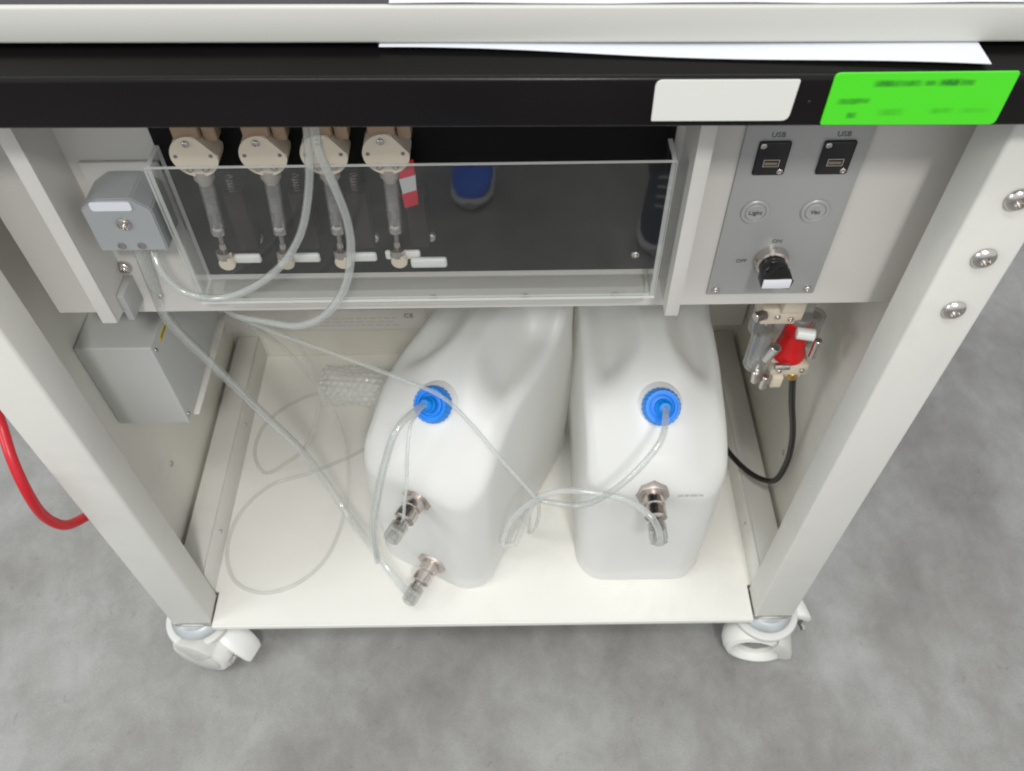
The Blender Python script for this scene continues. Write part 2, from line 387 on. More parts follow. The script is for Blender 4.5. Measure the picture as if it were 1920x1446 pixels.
# ------------------------------------------------------------------ cart
ZS = 0.13
cart = thing('equipment_cart', 'off-white steel equipment cart on four casters with an open bottom shelf', 'cart', (0, 0, 0))
PX0, PX1 = 0.404, 0.462
for sx in (-1, 1):
    for (y0, y1, front) in ((0.0, 0.046, True), (0.52, 0.566, False)):
        bm = bmesh.new()
        box(bm, sx * PX0, sx * PX1, y0, y1, 0.128, 1.036, 0.0035, 3)
        post = part('post', bm, PAINT, cart)
        bm = bmesh.new(); box(bm, sx * (PX0 + .001), sx * (PX1 - .001), y0 + .001, y1 - .001, 0.116, 0.1275, 0.001)
        subpart('foot_plate', bm, STEEL, post)
        if front and sx > 0:
            for z in (0.908, 0.848, 0.787):
                bm = bmesh.new()
                lathe(bm, [(0.0098, 0), (0.0102, 0.0008), (0.0096, 0.0028), (0.0078, 0.0045), (0.0052, 0.0055), (0.0042, 0.0056), (0.0038, 0.0025)], axis((0.4345, -0.0003, z), (0, -1, 0)), 32)
                subpart('bolt', bm, STEEL, post)
# shelf tray with upstands
bm = bmesh.new()
box(bm, -0.4105, 0.4105, 0.05, 0.522, ZS - 0.003, ZS, 0)
box(bm, -0.4015, 0.4015, -0.004, 0.0502, ZS - 0.003, ZS - 0.0001, 0)
box(bm, -0.4015, 0.4015, -0.006, -0.003, ZS - 0.0105, ZS + 0.0005, 0.0012)
shelf = part('bottom_shelf', bm, SHELFP, cart)
for sx in (-1, 1):
    bm = bmesh.new(); box(bm, sx * 0.4085, sx * 0.4107, 0.051, 0.52, ZS + 0.0002, 0.186, 0.0005)
    up = subpart('shelf_flange', bm, PAINT, shelf)
    for y in (0.135, 0.34):
        bm = bmesh.new(); screw(bm, (sx * 0.4085, y, 0.163), (-sx, 0, 0), 0.0035, 0.002)
        subpart('screw', bm, STEEL, shelf)
    bm = bmesh.new(); box(bm, sx * 0.4112, sx * 0.4490, 0.047, 0.519, 0.132, 0.188, 0.002)
    part('side_rail', bm, PAINT, cart)
    bm = bmesh.new(); box(bm, sx * 0.4565, sx * 0.4590, 0.047, 0.519, 0.134, 1.034, 0)
    sp = part('side_panel', bm, WALLP, cart)
    for (y, z) in (((0.182, 0.284), (0.45, 0.284)) if sx < 0 else ((0.2, 0.265), (0.45, 0.284))):
        bm = bmesh.new(); lathe(bm, [(0.0045, 0), (0.0042, 0.0015), (0.002, 0.0016), (0.0018, 0.0004)], axis((sx * 0.4565, y, z), (-sx, 0, 0)), 20)
        subpart('screw', bm, STEEL, sp)
bm = bmesh.new(); box(bm, -0.41, 0.41, 0.523, 0.5255, 0.12, 1.034)
part('back_panel', bm, WALLP, cart)
bm = bmesh.new(); box(bm, -0.4535, 0.4535, 0.490, 0.5215, 0.232, 0.292, 0.002)
rb = part('rear_beam', bm, PAINT, cart)
bm = bmesh.new(); screw(bm, (-0.285, 0.5225, 0.205), (0, -1, 0), 0.003)
subpart('screw', bm, STEEL, rb)
bm = bmesh.new(); box(bm, -0.56, 0.62, 0.0, 0.57, 1.0385, 1.0632, 0.0022, 3)
beam = part('table_top', bm, mat('table_edge_paint', (0.53, 0.525, 0.495), 0.45, noise=0.03, nscale=5, bump=0.2, bscale=900), cart)
bm = bmesh.new(); box(bm, -0.55, 0.61, 0.0025, 0.56, 1.0634, 1.0640)
lean(subpart('desk_mat', bm, TABLED, beam), -0.012); lean(beam, -0.012)

# casters
GALV = mat('galvanised_steel', (0.62, 0.65, 0.66), 0.38, metal=0.8, noise=0.1, nscale=60, rvar=0.1)
HUBG = mat('grey_hub_plastic', (0.26, 0.26, 0.25), 0.5)
SWIV = mat('grey_white_housing', (0.60, 0.60, 0.575), 0.4, noise=0.06, nscale=30, rvar=0.08)
def caster(x, y, wz, pedal_ang, px, fork, disc):
    bm = bmesh.new()
    lathe(bm, [(0.012, 0.1015), (0.044, 0.1015), (0.0490, 0.0990), (0.0505, 0.0945), (0.0490, 0.0900), (0.0440, 0.0880), (0.0430, 0.0905), (0.012, 0.0905)], Matrix.Translation((x, y, 0)), 56)
    ca = part('caster', bm, SWIV, cart)
    bm = bmesh.new()
    lathe(bm, [(0.012, 0.1018), (0.0385, 0.1018), (0.0400, 0.1040), (0.0385, 0.1085), (0.030, 0.1155), (0.012, 0.1157)], Matrix.Translation((x, y, 0)), 44)
    subpart('swivel_plate', bm, GALV, ca)
    w = Vector((math.cos(wz), math.sin(wz), 0)); t = Vector((-w.y, w.x, 0))       # axle and rolling directions
    c = Vector((x + px, y + (-0.026 if y < 0.3 else 0.02), 0.0500))
    M = axis(c, w)
    bm = bmesh.new()
    prof = [(0.0270, -0.0130), (0.0300, -0.0190), (0.0360, -0.0225), (0.0425, -0.0205), (0.0480, -0.0125), (0.0500, 0), (0.0480, 0.0125), (0.0425, 0.0205), (0.0360, 0.0225), (0.0300, 0.0190), (0.0270, 0.013), (0.026, 0.0), (0.0270, -0.0130)]
    lathe(bm, prof, M, 64, cap=False)
    subpart('tyre', bm, TYRE, ca)
    bm = bmesh.new(); lathe(bm, [(0.006, -0.013), (0.011, -0.0125), (0.012, -0.006), (0.0272, -0.005), (0.0272, 0.005), (0.012, 0.006), (0.011, 0.0125), (0.006, 0.013)], M, 36)
    subpart('hub', bm, HUBG, ca)
    if disc:                                    # thread-guard disc on the side that faces out
        bm = bmesh.new(); lathe(bm, [(0.004, 0.0200), (0.033, 0.0200), (0.0350, 0.0225), (0.032, 0.0250), (0.010, 0.0265), (0.004, 0.0265)], axis(c, -w), 48)
        subpart('wheel_cover', bm, SWIV, ca)
    f_in = 0.006 if disc else 0.036
    bm = bmesh.new(); n = 14; rows = []
    for i in range(n + 1):
        a = R(fork[0] + (fork[1] - fork[0]) * i / n); row = []
        for (rr, ww) in ((f_in, -0.0275), (0.046, -0.0275), (0.0530, -0.0250), (0.0545, -0.020), (0.0545, 0.020), (0.0530, 0.0250), (0.046, 0.0275), (f_in, 0.0275)):
            row.append(bm.verts.new(c + t * (rr * math.cos(a)) + Vector((0, 0, 1)) * (rr * math.sin(a)) + w * ww))
        rows.append(row)
    for A, B in zip(rows, rows[1:]):
        for k in range(7): bm.faces.new((A[k], A[k + 1], B[k + 1], B[k]))
    r_ = bmesh.ops.solidify(bm, geom=bm.faces[:], thickness=0.0022)
    subpart('fork', bm, WHITEPL, ca)
    pd = Vector((math.cos(pedal_ang), math.sin(pedal_ang), 0)); ps = Vector((-pd.y, pd.x, 0))
    # bent brake pedal: a swept rounded section that drops outwards
    bm = bmesh.new(); rows = []
    for (d_, z_, hw, th2) in ((0.036, 0.088, 0.017, 0.006), (0.050, 0.084, 0.020, 0.007), (0.062, 0.074, 0.021, 0.008), (0.073, 0.060, 0.020, 0.008), (0.081, 0.045, 0.018, 0.007), (0.084, 0.036, 0.015, 0.005)):
        row = []
        for k in range(14):
            q = 2 * math.pi * k / 14; cx_, cz_ = math.cos(q), math.sin(q)
            sx_ = math.copysign(abs(cx_) ** .6, cx_); sz_ = math.copysign(abs(cz_) ** .6, cz_)
            row.append(bm.verts.new(Vector((x, y, z_)) + pd * (d_ + th2 * sz_ * .6) + ps * (hw * sx_) + Vector((0, 0, th2 * sz_ * .8))))
        rows.append(row)
    for A, B in zip(rows, rows[1:]):
        for k in range(14):
            j = (k + 1) % 14; bm.faces.new((A[k], A[j], B[j], B[k]))
    bm.faces.new(list(reversed(rows[0]))); bm.faces.new(rows[-1])
    subpart('brake_pedal', bm, WHITEPL, ca)
    bm = bmesh.new(); cyl(bm, Vector((x, y, 0.050)) + pd * 0.064 - ps * 0.031, ps, 0.0045, 0.016, 16, 0.001)
    subpart('axle_pin', bm, STEEL, ca)
    return ca
caster(-0.436, 0.024, R(74), R(-24), 0.002, (60, 128), True)
caster(0.431, 0.024, R(80), R(14), -0.010, (118, 178), False)
caster(-0.432, 0.543, R(60), R(100), -0.01, (60, 120), False)
caster(0.432, 0.543, R(130), R(80), -0.01, (60, 120), False)

# ------------------------------------------------------------------ instrument panel (module front)
YP = 0.08
unit = thing('instrument_module', 'pale grey metal dosing module hung under the table between the posts', 'instrument', (0, YP, 0.716))
bm = bmesh.new(); box(bm, -0.4035, 0.4545, YP, YP + 0.003, 0.714, 1.034)
box(bm, -0.4035, 0.4545, YP + 0.0005, YP + 0.03, 0.7125, 0.7155, 0.0008)
fp = part('front_sheet', bm, PANEL, unit)
for (x0, x1, xi) in ((-0.3335, -0.3195, -0.3195), (0.1915, 0.2040, 0.1915)):
    bm = bmesh.new()
    # side channel: front flange plus a web whose bottom slopes up towards the panel
    y0 = 0.033
    box(bm, x0, x1, y0, y0 + 0.0022, 0.7475, 1.034, 0.0006)
    wx0, wx1 = (xi - 0.002, xi) if xi < 0 else (xi, xi + 0.002)
    prof = [(y0 + .0022, 0.7478), (YP - .0004, 0.742 if xi < 0 else 0.752), (YP - .0004, 1.034), (y0 + .0022, 1.034)]
    a = [bm.verts.new((wx0, y, z)) for y, z in prof]; b = [bm.verts.new((wx1, y, z)) for y, z in prof]
    bm.faces.new(a); bm.faces.new(list(reversed(b)))
    for i in range(4):
        j = (i + 1) % 4; bm.faces.new((a[i], a[j], b[j], b[i]))
    part('side_channel', bm, PANEL, unit)
bm = bmesh.new(); box(bm, -0.2405, 0.1835, YP - 0.0035, YP - 0.0006, 0.7665, 1.034, 0.0004)
part('black_backplate', bm, BLACKP, unit)
bm = bmesh.new(); box(bm, -0.226, 0.176, YP - 0.016, YP - 0.0006, 0.7345, 0.7555, 0.0015)
rail = part('mounting_rail', bm, PANEL, unit)
for x in (-0.206, -0.113, -0.026, 0.062, 0.148):
    bm = bmesh.new(); screw(bm, (x, YP - 0.0162, 0.745), (0, -1, 0), 0.0038, 0.0022)
    subpart('screw', bm, STEEL, rail)
for (x, z, r) in ((-0.3294 + .014, 0.7759, 0.0065), (-0.3038, 0.8893, 0.0035), (-0.2949, 0.7369, 0.0032), (0.1643, 0.7865, 0.0042), (0.182, 0.756, 0.003)):
    bm = bmesh.new(); screw(bm, (x, YP - (0.0006 if x < .15 else .004), z), (0, -1, 0), r, r * 0.7, 24)
    part('screw', bm, STEEL, unit)
bm = bmesh.new(); box(bm, -0.309, -0.2425, YP - 0.004, YP - .0006, 0.822, 0.8955, 0.0008)
part('pump_base_plate', bm, PANEL, unit)
bm = bmesh.new(); box(bm, -0.3192, -0.3125, YP - 0.030, YP - 0.001, 0.733, 0.766, 0.001)
part('notch_shade', bm, GREYPLATE, unit)  # darker box added for the shade in the channel web's notch
# red and white tape on the black plate
bm = bmesh.new()
for k in range(3):
    t0, t1 = k / 3, (k + 1) / 3
    zz = lambda t, o: 0.9055 - 0.046 * t + o
    vs = [bm.verts.new(v) for v in ((-.0425 + .001 * t0, .0558 + .0012 * t0, zz(t0, 0)), (-.0285, .0558 + .0012 * t0, zz(t0, .004)), (-.0290, .0558 + .0012 * t1, zz(t1, .004)), (-.0415 + .001 * t1, .0558 + .0012 * t1, zz(t1, 0)))]
    f = bm.faces.new(vs); f.material_index = k % 2
r_ = bmesh.ops.extrude_face_region(bm, geom=bm.faces[:]); bmesh.ops.translate(bm, vec=(0, .0009, 0), verts=[v for v in r_['geom'] if isinstance(v, bmesh.types.BMVert)])
tg = part('striped_tape', bm, REDPL, unit, mats=[mat('red_tape', (0.50, 0.01, 0.03), 0.4), mat('white_tape', (0.5, 0.5, 0.52), 0.4)])
tg['label'] = 'red and white striped tape behind the fourth syringe'

# ------------------------------------------------------------------ pump head
px0, px1 = -0.303, -0.2452
pump = thing('pump_head', 'blue-grey chamfered pump block at the upper left of the panel', 'pump', ((px0 + px1) / 2, YP - .004, 0.832))
bm = bmesh.new()
sec = [(px0, 0.832), (px1, 0.832), (px1, 0.877), (px1 - 0.0135, 0.888), (px0 + 0.0165, 0.888), (px0, 0.8775)]
a = [bm.verts.new((x, 0.0385, z)) for x, z in sec]; b = [bm.verts.new((x, YP - .0042, z)) for x, z in sec]
bm.faces.new(a); bm.faces.new(list(reversed(b)))
for i in range(6):
    j = (i + 1) % 6; bm.faces.new((a[i], a[j], b[j], b[i]))
bmesh.ops.bevel(bm, geom=bm.edges[:], offset=0.0012, segments=2, affect='EDGES')
part('pump_body', bm, PUMPG, pump)

bm = bmesh.new()
lathe(bm, [(0.0062, 0), (0.0062, 0.0012), (0.0050, 0.0016), (0.0048, 0.0006), (0.0034, 0.0006), (0.0034, 0.002), (0.0020, 0.002), (0.0019, 0.0002)], axis((-0.273, 0.0384, 0.862), (0, -1, 0)), 28)
part('shaft_port', bm, STEEL, pump)
for x in (-0.2835, -0.2665):
    bm = bmesh.new(); lathe(bm, [(0.0036, 0), (0.0034, 0.0007), (0.0026, 0.0008), (0.0024, 0.0001)], axis((x, 0.0384, 0.838), (0, -1, 0)), 20)
    part('screw', bm, GREYPL, pump)
for x in (-0.2835, -0.2668):
    bm = bmesh.new(); cyl(bm, (x, 0.061, 0.832), (0, 0, -1), 0.0035, 0.010, 20, 0.0006)
    part('hose_barb', bm, WHITEPL, pump)

# ------------------------------------------------------------------ syringe pumps
def syringe(vx, cx, lever, label):
    g = thing('syringe_pump', label, 'syringe pump', (vx, YP - .004, 0.80), 'syringe pumps on the black plate')
    VZ, VY = 0.9155, 0.0545
    bm = bmesh.new()
    # round valve face with a flat shoulder on the upper right, extruded to the plate
    n = 48; prof = []
    for i in range(n):
        a_ = 2 * math.pi * i / n; r = 0.0188
        dx, dz = math.cos(a_), math.sin(a_)
        nrm = (math.cos(R(38)), math.sin(R(38)))
        d = dx * nrm[0] + dz * nrm[1]
        if d > 0: r = min(r, 0.0152 / d) if d * r > 0.0152 else r
        prof.append((r * dx, r * dz))
    fr_ = [bm.verts.new((vx + x, VY, VZ + z)) for x, z in prof]; bk = [bm.verts.new((vx + x, YP - .006, VZ + z)) for x, z in prof]
    bm.faces.new(fr_); bm.faces.new(list(reversed(bk)))
    for i in range(n):
        j = (i + 1) % n; bm.faces.new((fr_[i], fr_[j], bk[j], bk[i]))
    es = [e for e in bm.edges if all(abs(v.co.y - VY) < 1e-6 for v in e.verts)]
    bmesh.ops.bevel(bm, geom=es, offset=0.0009, segments=2, affect='EDGES')
    vb = part('valve_body', bm, CREAM, g)
    for (sx_, sz_) in ((-0.003, 0.0125), (-0.0066, -0.0112), (0.0062, -0.0112)):
        bm = bmesh.new(); screw(bm, (vx + sx_, VY - 0.0002, VZ + sz_), (0, -1, 0), 0.0030, 0.0016, 18)
        subpart('screw', bm, STEEL, vb)
    for (sx_, sz_) in ((-0.0145, 0.001), (0.0135, 0.001)):
        bm = bmesh.new(); lathe(bm, [(0.0016, 0), (0.0015, 0.0004)], axis((vx + sx_, VY - 0.0002, VZ + sz_), (0, -1, 0)), 14)
        subpart('pin', bm, GREYPL, vb)
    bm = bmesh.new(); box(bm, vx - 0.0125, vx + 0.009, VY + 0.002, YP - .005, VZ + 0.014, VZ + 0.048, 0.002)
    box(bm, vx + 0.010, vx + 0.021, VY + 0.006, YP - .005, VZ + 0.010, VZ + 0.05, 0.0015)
    part('valve_manifold', bm, CREAM_SHADED, g)
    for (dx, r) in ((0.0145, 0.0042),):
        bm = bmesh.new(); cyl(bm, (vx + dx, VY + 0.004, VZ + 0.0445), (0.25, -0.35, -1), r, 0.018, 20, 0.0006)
        part('port_fitting', bm, CREAM_SHADED, g)
    # syringe
    top = Vector((vx, 0.062, VZ - 0.017)); bot = Vector((cx, 0.063, 0.806)); ax = (bot - top)
    Ln = ax.length; ax.normalize(); Mx = axis(top, ax)
    bm = bmesh.new(); lathe(bm, [(0.0085, -0.001), (0.0085, 0.008), (0.0062, 0.010), (0.0062, 0.013)], Mx, 24)
    lathe(bm, [(0.0022, -0.004), (0.0022, 0.0)], Mx, 12)
    part('syringe_hub', bm, MATNICKEL, g)
    bm = bmesh.new(); lathe(bm, [(0.0064, 0.013), (0.0064, 0.064)], Mx, 24, cap=False)
    lathe(bm, [(0.0050, 0.0635), (0.0050, 0.013)], Mx, 24, cap=False)
    part('syringe_barrel', bm, GLASS, g)
    bm = bmesh.new(); lathe(bm, [(0.0048, 0.034), (0.0048, 0.044), (0.0020, 0.046), (0.0020, Ln - 0.006)], Mx, 20)
    part('plunger', bm, GREYPL, g)
    bm = bmesh.new(); lathe(bm, [(0.0052, 0.060), (0.0066, 0.062), (0.0066, 0.068), (0.0044, 0.070)], Mx, 20, cap=False)
    part('barrel_collar', bm, STEEL, g)
    bm = bmesh.new(); lathe(bm, [(0.003, Ln - 0.012), (0.0034, Ln - 0.006), (0.0072, Ln - 0.004), (0.0072, Ln + 0.004), (0.005, Ln + 0.0052)], Mx, 24)
    part('plunger_clamp', bm, NICKEL, g)
    bm = bmesh.new(); lathe(bm, [(0.0075, 0), (0.0075, 0.009), (0.0068, 0.010), (0.004, 0.010)], axis((cx + 0.001, 0.0665, 0.7975), (0, -1, 0)), 24)
    part('clamp_knob', bm, CREAM, g)
    # small spring beside the barrel
    bm = bmesh.new(); pts = []
    s0 = top + Vector((0.0165, 0.006, -0.012))
    for i in range(7 * 10 + 1):
        a_ = 2 * math.pi * i / 10
        pts.append(s0 + Vector((0.0032 * math.cos(a_), 0.0032 * math.sin(a_), -0.020 * i / 70)))
    tube(bm, pts, 0.00055, 6, sub=1, smooth=0)
    part('spring', bm, STEEL, g)
    bm = bmesh.new(); box(bm, vx + 0.009, vx + 0.026, YP - 0.020, YP - 0.0042, 0.812, 0.873, 0.002)
    part('slide_block', bm, SLIDE, g)
    # lever
    bm = bmesh.new()
    if lever == 'short':
        box(bm, cx + 0.0075, cx + 0.0315, 0.0605, 0.0655, 0.7945, 0.8045, 0.0024, 3)
    else:
        box(bm, cx - 0.012, cx + 0.020, 0.0630, 0.0675, 0.7945, 0.8045, 0.0022, 3)
        box(bm, cx + 0.011, cx + 0.044, 0.0570, 0.0628, 0.7890, 0.8000, 0.0026, 3)
    part('lever', bm, WHITEPL, g)
    bm = bmesh.new(); lathe(bm, [(0.0038, 0), (0.0038, 0.006), (0.0026, 0.007)], axis((cx + 0.0305, YP - .0036, 0.8125), (0, -1, 0.2)), 18)
    part('thumb_screw', bm, MATNICKEL, g)
    return g
syringe(-0.2020, -0.2095, 'short', 'cream syringe pump next to the acrylic cover\'s left wall')
syringe(-0.1472, -0.1560, 'short', 'cream syringe pump between the leftmost one and the hanging tube loops')
syringe(-0.0988, -0.1045, 'short', 'cream syringe pump behind the two hanging clear tubes')
syringe(-0.0495, -0.0535, 'long', 'cream syringe pump with the long white lever, beside red and white tape')

# ------------------------------------------------------------------ acrylic cover (open-topped box in front of the black plate)
cover = thing('acrylic_cover', 'clear acrylic splash cover in front of the black plate', 'cover', (-0.03, 0.048, 0.758))
AX0, AX1, AY, AZ0, AZ1 = -0.2405, 0.1815, 0.0475, 0.7605, 0.9125
def pane(name, verts8, edge_pred):
    bm = bmesh.new(); x0, x1, y0, y1, z0, z1 = verts8
    box(bm, x0, x1, y0, y1, z0, z1, 0.0004, 1)
    bm.normal_update()
    for f in bm.faces:
        nn = f.normal; f.material_index = 1 if edge_pred(nn) else 0
    part(name, bm, ACRYL, cover, mats=[ACRYL, ACRYLE], smooth=20)
pane('front_pane', (AX0, AX1, AY - .0042, AY, AZ0, AZ1), lambda n_: abs(n_.y) < .5)
pane('side_pane', (AX0, AX0 + .0042, AY + .0002, YP - .004, AZ0, AZ1 - .0002), lambda n_: abs(n_.x) < .5)
pane('side_pane', (AX1 - .0042, AX1, AY + .0002, YP - .004, AZ0, AZ1 - .0002), lambda n_: abs(n_.x) < .5)
pane('bottom_pane', (AX0 + .0044, AX1 - .0044, AY + .0002, YP - .004, AZ0, AZ0 + .003), lambda n_: abs(n_.z) < .5)

# ------------------------------------------------------------------ control panel
cp = thing('control_panel', 'grey switch plate with two USB sockets, two buttons and a rotary switch', 'control panel', (0.293, YP, 0.729))
bm = bmesh.new(); box(bm, 0.2405, 0.3455, YP - 0.0025, YP - .0005, 0.7300, 1.03, 0.0006)
part('face_plate', bm, GREYPLATE, cp)
FY = YP - 0.0026
for x in (0.2667, 0.3202):
    bm = bmesh.new(); z = 0.8912
    box(bm, x - 0.0133, x + 0.0133, FY - 0.0022, FY, z - 0.0165, z + 0.0165, 0.0018, 3)
    us = part('usb_socket', bm, BLACKPL, cp)
    bm = bmesh.new(); zz = z - 0.0035
    for (x0, x1, z0, z1) in ((-.0068, .0068, .0028, .0036), (-.0068, .0068, -.0036, -.0028), (-.0068, -.006, -.0028, .0028), (.006, .0068, -.0028, .0028)):
        box(bm, x + x0, x + x1, FY - 0.0034, FY - 0.0022, zz + z0, zz + z1, 0)
    subpart('port_shell', bm, STEEL, us)
    bm = bmesh.new(); box(bm, x - .0054, x + .0054, FY - 0.0028, FY - 0.0022, zz - .0022, zz + 0.0005, 0)
    subpart('port_tongue', bm, mat('tongue', (0.25, 0.21, 0.15), 0.5), us)
    for s in (-1, 1):
        bm = bmesh.new(); screw(bm, (x + s * 0.0095, FY - 0.0022, z - s * 0.0128), (0, -1, 0), 0.0027, 0.0010, 18)
        subpart('screw', bm, STEEL, us)
    text_mesh('socket_lettering', 'USB', 0.0068, (x + .001, FY - 0.0001, 0.9132), INK, cp)
for x, word in ((0.2657, 'Light'), (0.3189, 'Vac')):
    z = 0.8336; bm = bmesh.new()
    lathe(bm, [(0.0128, 0), (0.0128, 0.0010), (0.0120, 0.0018), (0.0098, 0.0018), (0.0092, 0.0008)], axis((x, FY, z), (0, -1, 0)), 48)
    pb = part('push_button', bm, GREYPLATE, cp)
    bm = bmesh.new(); lathe(bm, [(0.0086, 0.0009), (0.0086, 0.0016), (0.0080, 0.0020), (0.004, 0.0017), (0.001, 0.0016)], axis((x, FY, z), (0, -1, 0)), 48)
    subpart('button_face', bm, GREYPLATE, pb)
    text_mesh('button_lettering', word, 0.0062, (x, FY - 0.0021, z), INK, pb)
text_mesh('switch_lettering', 'ON', 0.0058, (0.2937, FY - 0.0001, 0.7985), INK, cp)
text_mesh('switch_lettering', 'OFF', 0.0058, (0.2655, FY - 0.0001, 0.7745), INK, cp)
bm = bmesh.new(); sxc, szc = 0.2928, 0.7745
lathe(bm, [(0.0135, 0), (0.0135, 0.002), (0.0122, 0.005), (0.0120, 0.0075), (0.0102, 0.0085), (0.0095, 0.007)], axis((sxc, FY, szc), (0, -1, 0)), 48)
sw = part('rotary_switch', bm, NICKEL, cp)
bm = bmesh.new(); lathe(bm, [(0.0100, 0.007), (0.0100, 0.012), (0.0108, 0.014), (0.0108, 0.021), (0.0098, 0.0225), (0.004, 0.0225)], axis((sxc, FY, szc), (0, -1, 0)), 40)
vs = box(bm, sxc - 0.0048, sxc + 0.0048, FY - 0.033, FY - 0.018, szc - 0.0115, szc + 0.0115, 0.0012)
bmesh.ops.rotate(bm, verts=list({v for v in bm.verts if v.co.y < FY - 0.0228 or abs(v.co.y - (FY - 0.018)) < .0015 and False}), cent=(sxc, 0, szc), matrix=Matrix.Rotation(R(-80), 3, 'Y'))
subpart('knob', bm, BLACKPL, sw)
bm = bmesh.new(); box(bm, sxc - 0.0112, sxc + 0.0098, FY - 0.0345, FY - 0.0318, szc - 0.0042, szc + 0.0042, 0.0008)
subpart('knob_cap', bm, mat('knob_white', (0.72, 0.72, 0.76), 0.35), sw)
bm = bmesh.new(); box(bm, sxc - 0.0118, sxc + 0.0105, FY - 0.0318, FY - 0.018, szc - 0.0050, szc + 0.0050, 0.001)
subpart('knob_grip', bm, BLACKPL, sw)
for o_ in [sw] + list(sw.children):
    for v in o_.data.vertices:
        v.co.x = sxc + (v.co.x - sxc) * 1.22; v.co.z = szc + 0.0015 + (v.co.z - szc) * 1.22; v.co.y = FY + (v.co.y - FY) * 0.98
for x in (0.2482, 0.3383):
    bm = bmesh.new(); screw(bm, (x, FY, 0.7362), (0, -1, 0), 0.0038, 0.002, 24)
    part('screw', bm, STEEL, cp)

# ------------------------------------------------------------------ black pull-out tray + paper + labels
_n0 = set(COL.objects)
tray = thing('pull_out_tray', 'satin black pull-out tray below the table edge', 'tray', (0.0, -0.035, 1.0))
def roll_z(x): return 0.0
bm = bmesh.new(); box(bm, -0.58, 0.475, -0.035, -0.0290, 1.0000, 1.0355, 0.0026, 5)
part('front_lip', bm, mat('black_gloss_edge', (0.007, 0.006, 0.006), 0.24, noise=0.2, nscale=12, bump=0.05, bscale=1200, spec=0.2), tray)
bm = bmesh.new(); box(bm, -0.58, 0.475, -0.0327, 0.50, 1.0315, 1.0345, 0)
part('tray_floor', bm, BLACK, tray)
bm = bmesh.new(); screw(bm, (0.2385, -0.0351, 1.0185), (0, -1, 0), 0.0012, 0.0005, 12)
part('screw', bm, BLACKPL, tray)

for _o in list(set(COL.objects) - _n0):
    if _o.type == 'MESH': lean(_o, -0.011)
def sheet(bm, rows, thick):
    g = [[bm.verts.new(p) for p in r] for r in rows]
    for a, b in zip(g, g[1:]):
        for i in range(len(a) - 1): bm.faces.new((a[i], a[i + 1], b[i + 1], b[i]))
    r_ = bmesh.ops.extrude_face_region(bm, geom=bm.faces[:])
    bmesh.ops.translate(bm, vec=(0, 0, -thick), verts=[v for v in r_['geom'] if isinstance(v, bmesh.types.BMVert)])
bm = bmesh.new(); rows = []
nx = 24
for k in range(6):
    row = []
    for i in range(nx + 1):
        t = i / nx; x = -0.034 + t * (0.3505 + 0.034)
        yf = -0.0015 - 0.0225 * t ** 1.15 + 0.0010 * math.sin(t * 9)
        y = yf + (0.16 - yf) * k / 5
        z = 1.0362 + (0.0008 * math.sin(t * 7 + 1) + .0008) * (1 - k / 5)
        row.append((x + (0.006 * k / 5 if i == nx else 0), y, z))
    rows.append(row)
sheet(bm, rows, 0.0004)
tag(lean(finish('paper_sheet', bm, PAPER), -0.0115), 'white paper sheet sticking out between the black tray and the table', 'paper')
bm = bmesh.new(); rows = [[(-0.0245 + i * .045, 0.0010 + k * .06, 1.0648 + .0005 * math.sin(i * 1.7 + k)) for i in range(14)] for k in range(5)]
sheet(bm, rows, 0.0004)
tag(lean(finish('paper_sheet', bm, PAPER), -0.012), 'white paper lying on top of the table at the upper edge', 'paper')

def sticker(name, corners, radii, y, th_, material):
    """rounded quadrilateral standing in the plane y, own origin at its centre"""
    cx = sum(c[0] for c in corners) / 4; cz = sum(c[1] for c in corners) / 4
    pts = []
    for i in range(4):
        p = Vector(corners[i]); a_ = Vector(corners[i - 1]); b_ = Vector(corners[(i + 1) % 4]); r = radii[i]
        u = (a_ - p).normalized() * r; v = (b_ - p).normalized() * r
        for k in range(7):
            t = k / 6; pts.append((1 - t) ** 2 * (p + u) + 2 * t * (1 - t) * p + t * t * (p + v))
    bm = bmesh.new()
    f1 = [bm.verts.new((p.x - cx, 0, p.y - cz)) for p in pts]; f2 = [bm.verts.new((p.x - cx, th_, p.y - cz)) for p in pts]
    bm.faces.new(f1); bm.faces.new(list(reversed(f2)))
    for i in range(len(pts)):
        j = (i + 1) % len(pts); bm.faces.new((f1[i], f1[j], f2[j], f2[i]))
    o = finish(name, bm, material, loc=(cx, y, cz)); return o
tag(sticker('blank_sticker', [(0.1395, 1.0335), (0.2290, 1.0325), (0.2280, 1.0037), (0.1398, 1.0047)], [.005, .0008, .005, .0008], -0.0362, 0.001, BLANK), 'blank pale grey sticker on the black tray front', 'sticker')
tag(sticker('green_sticker', [(0.2495, 1.0368), (0.3628, 1.0364), (0.3628, 0.9992), (0.2495, 1.0005)], [.004, .0015, .004, .0015], -0.0366, 0.0013, GREEN), 'bright green sticker with blurred dark print on the black tray front', 'sticker')

ps = sticker('name_sticker', [(-0.2935, 0.8855), (-0.2600, 0.8855), (-0.2600, 0.8765), (-0.2935, 0.8765)], [.003] * 4, 0.0374, 0.001, PAPER)
ps.parent = pump; ps.matrix_parent_inverse = Matrix.Translation(pump.location).inverted()

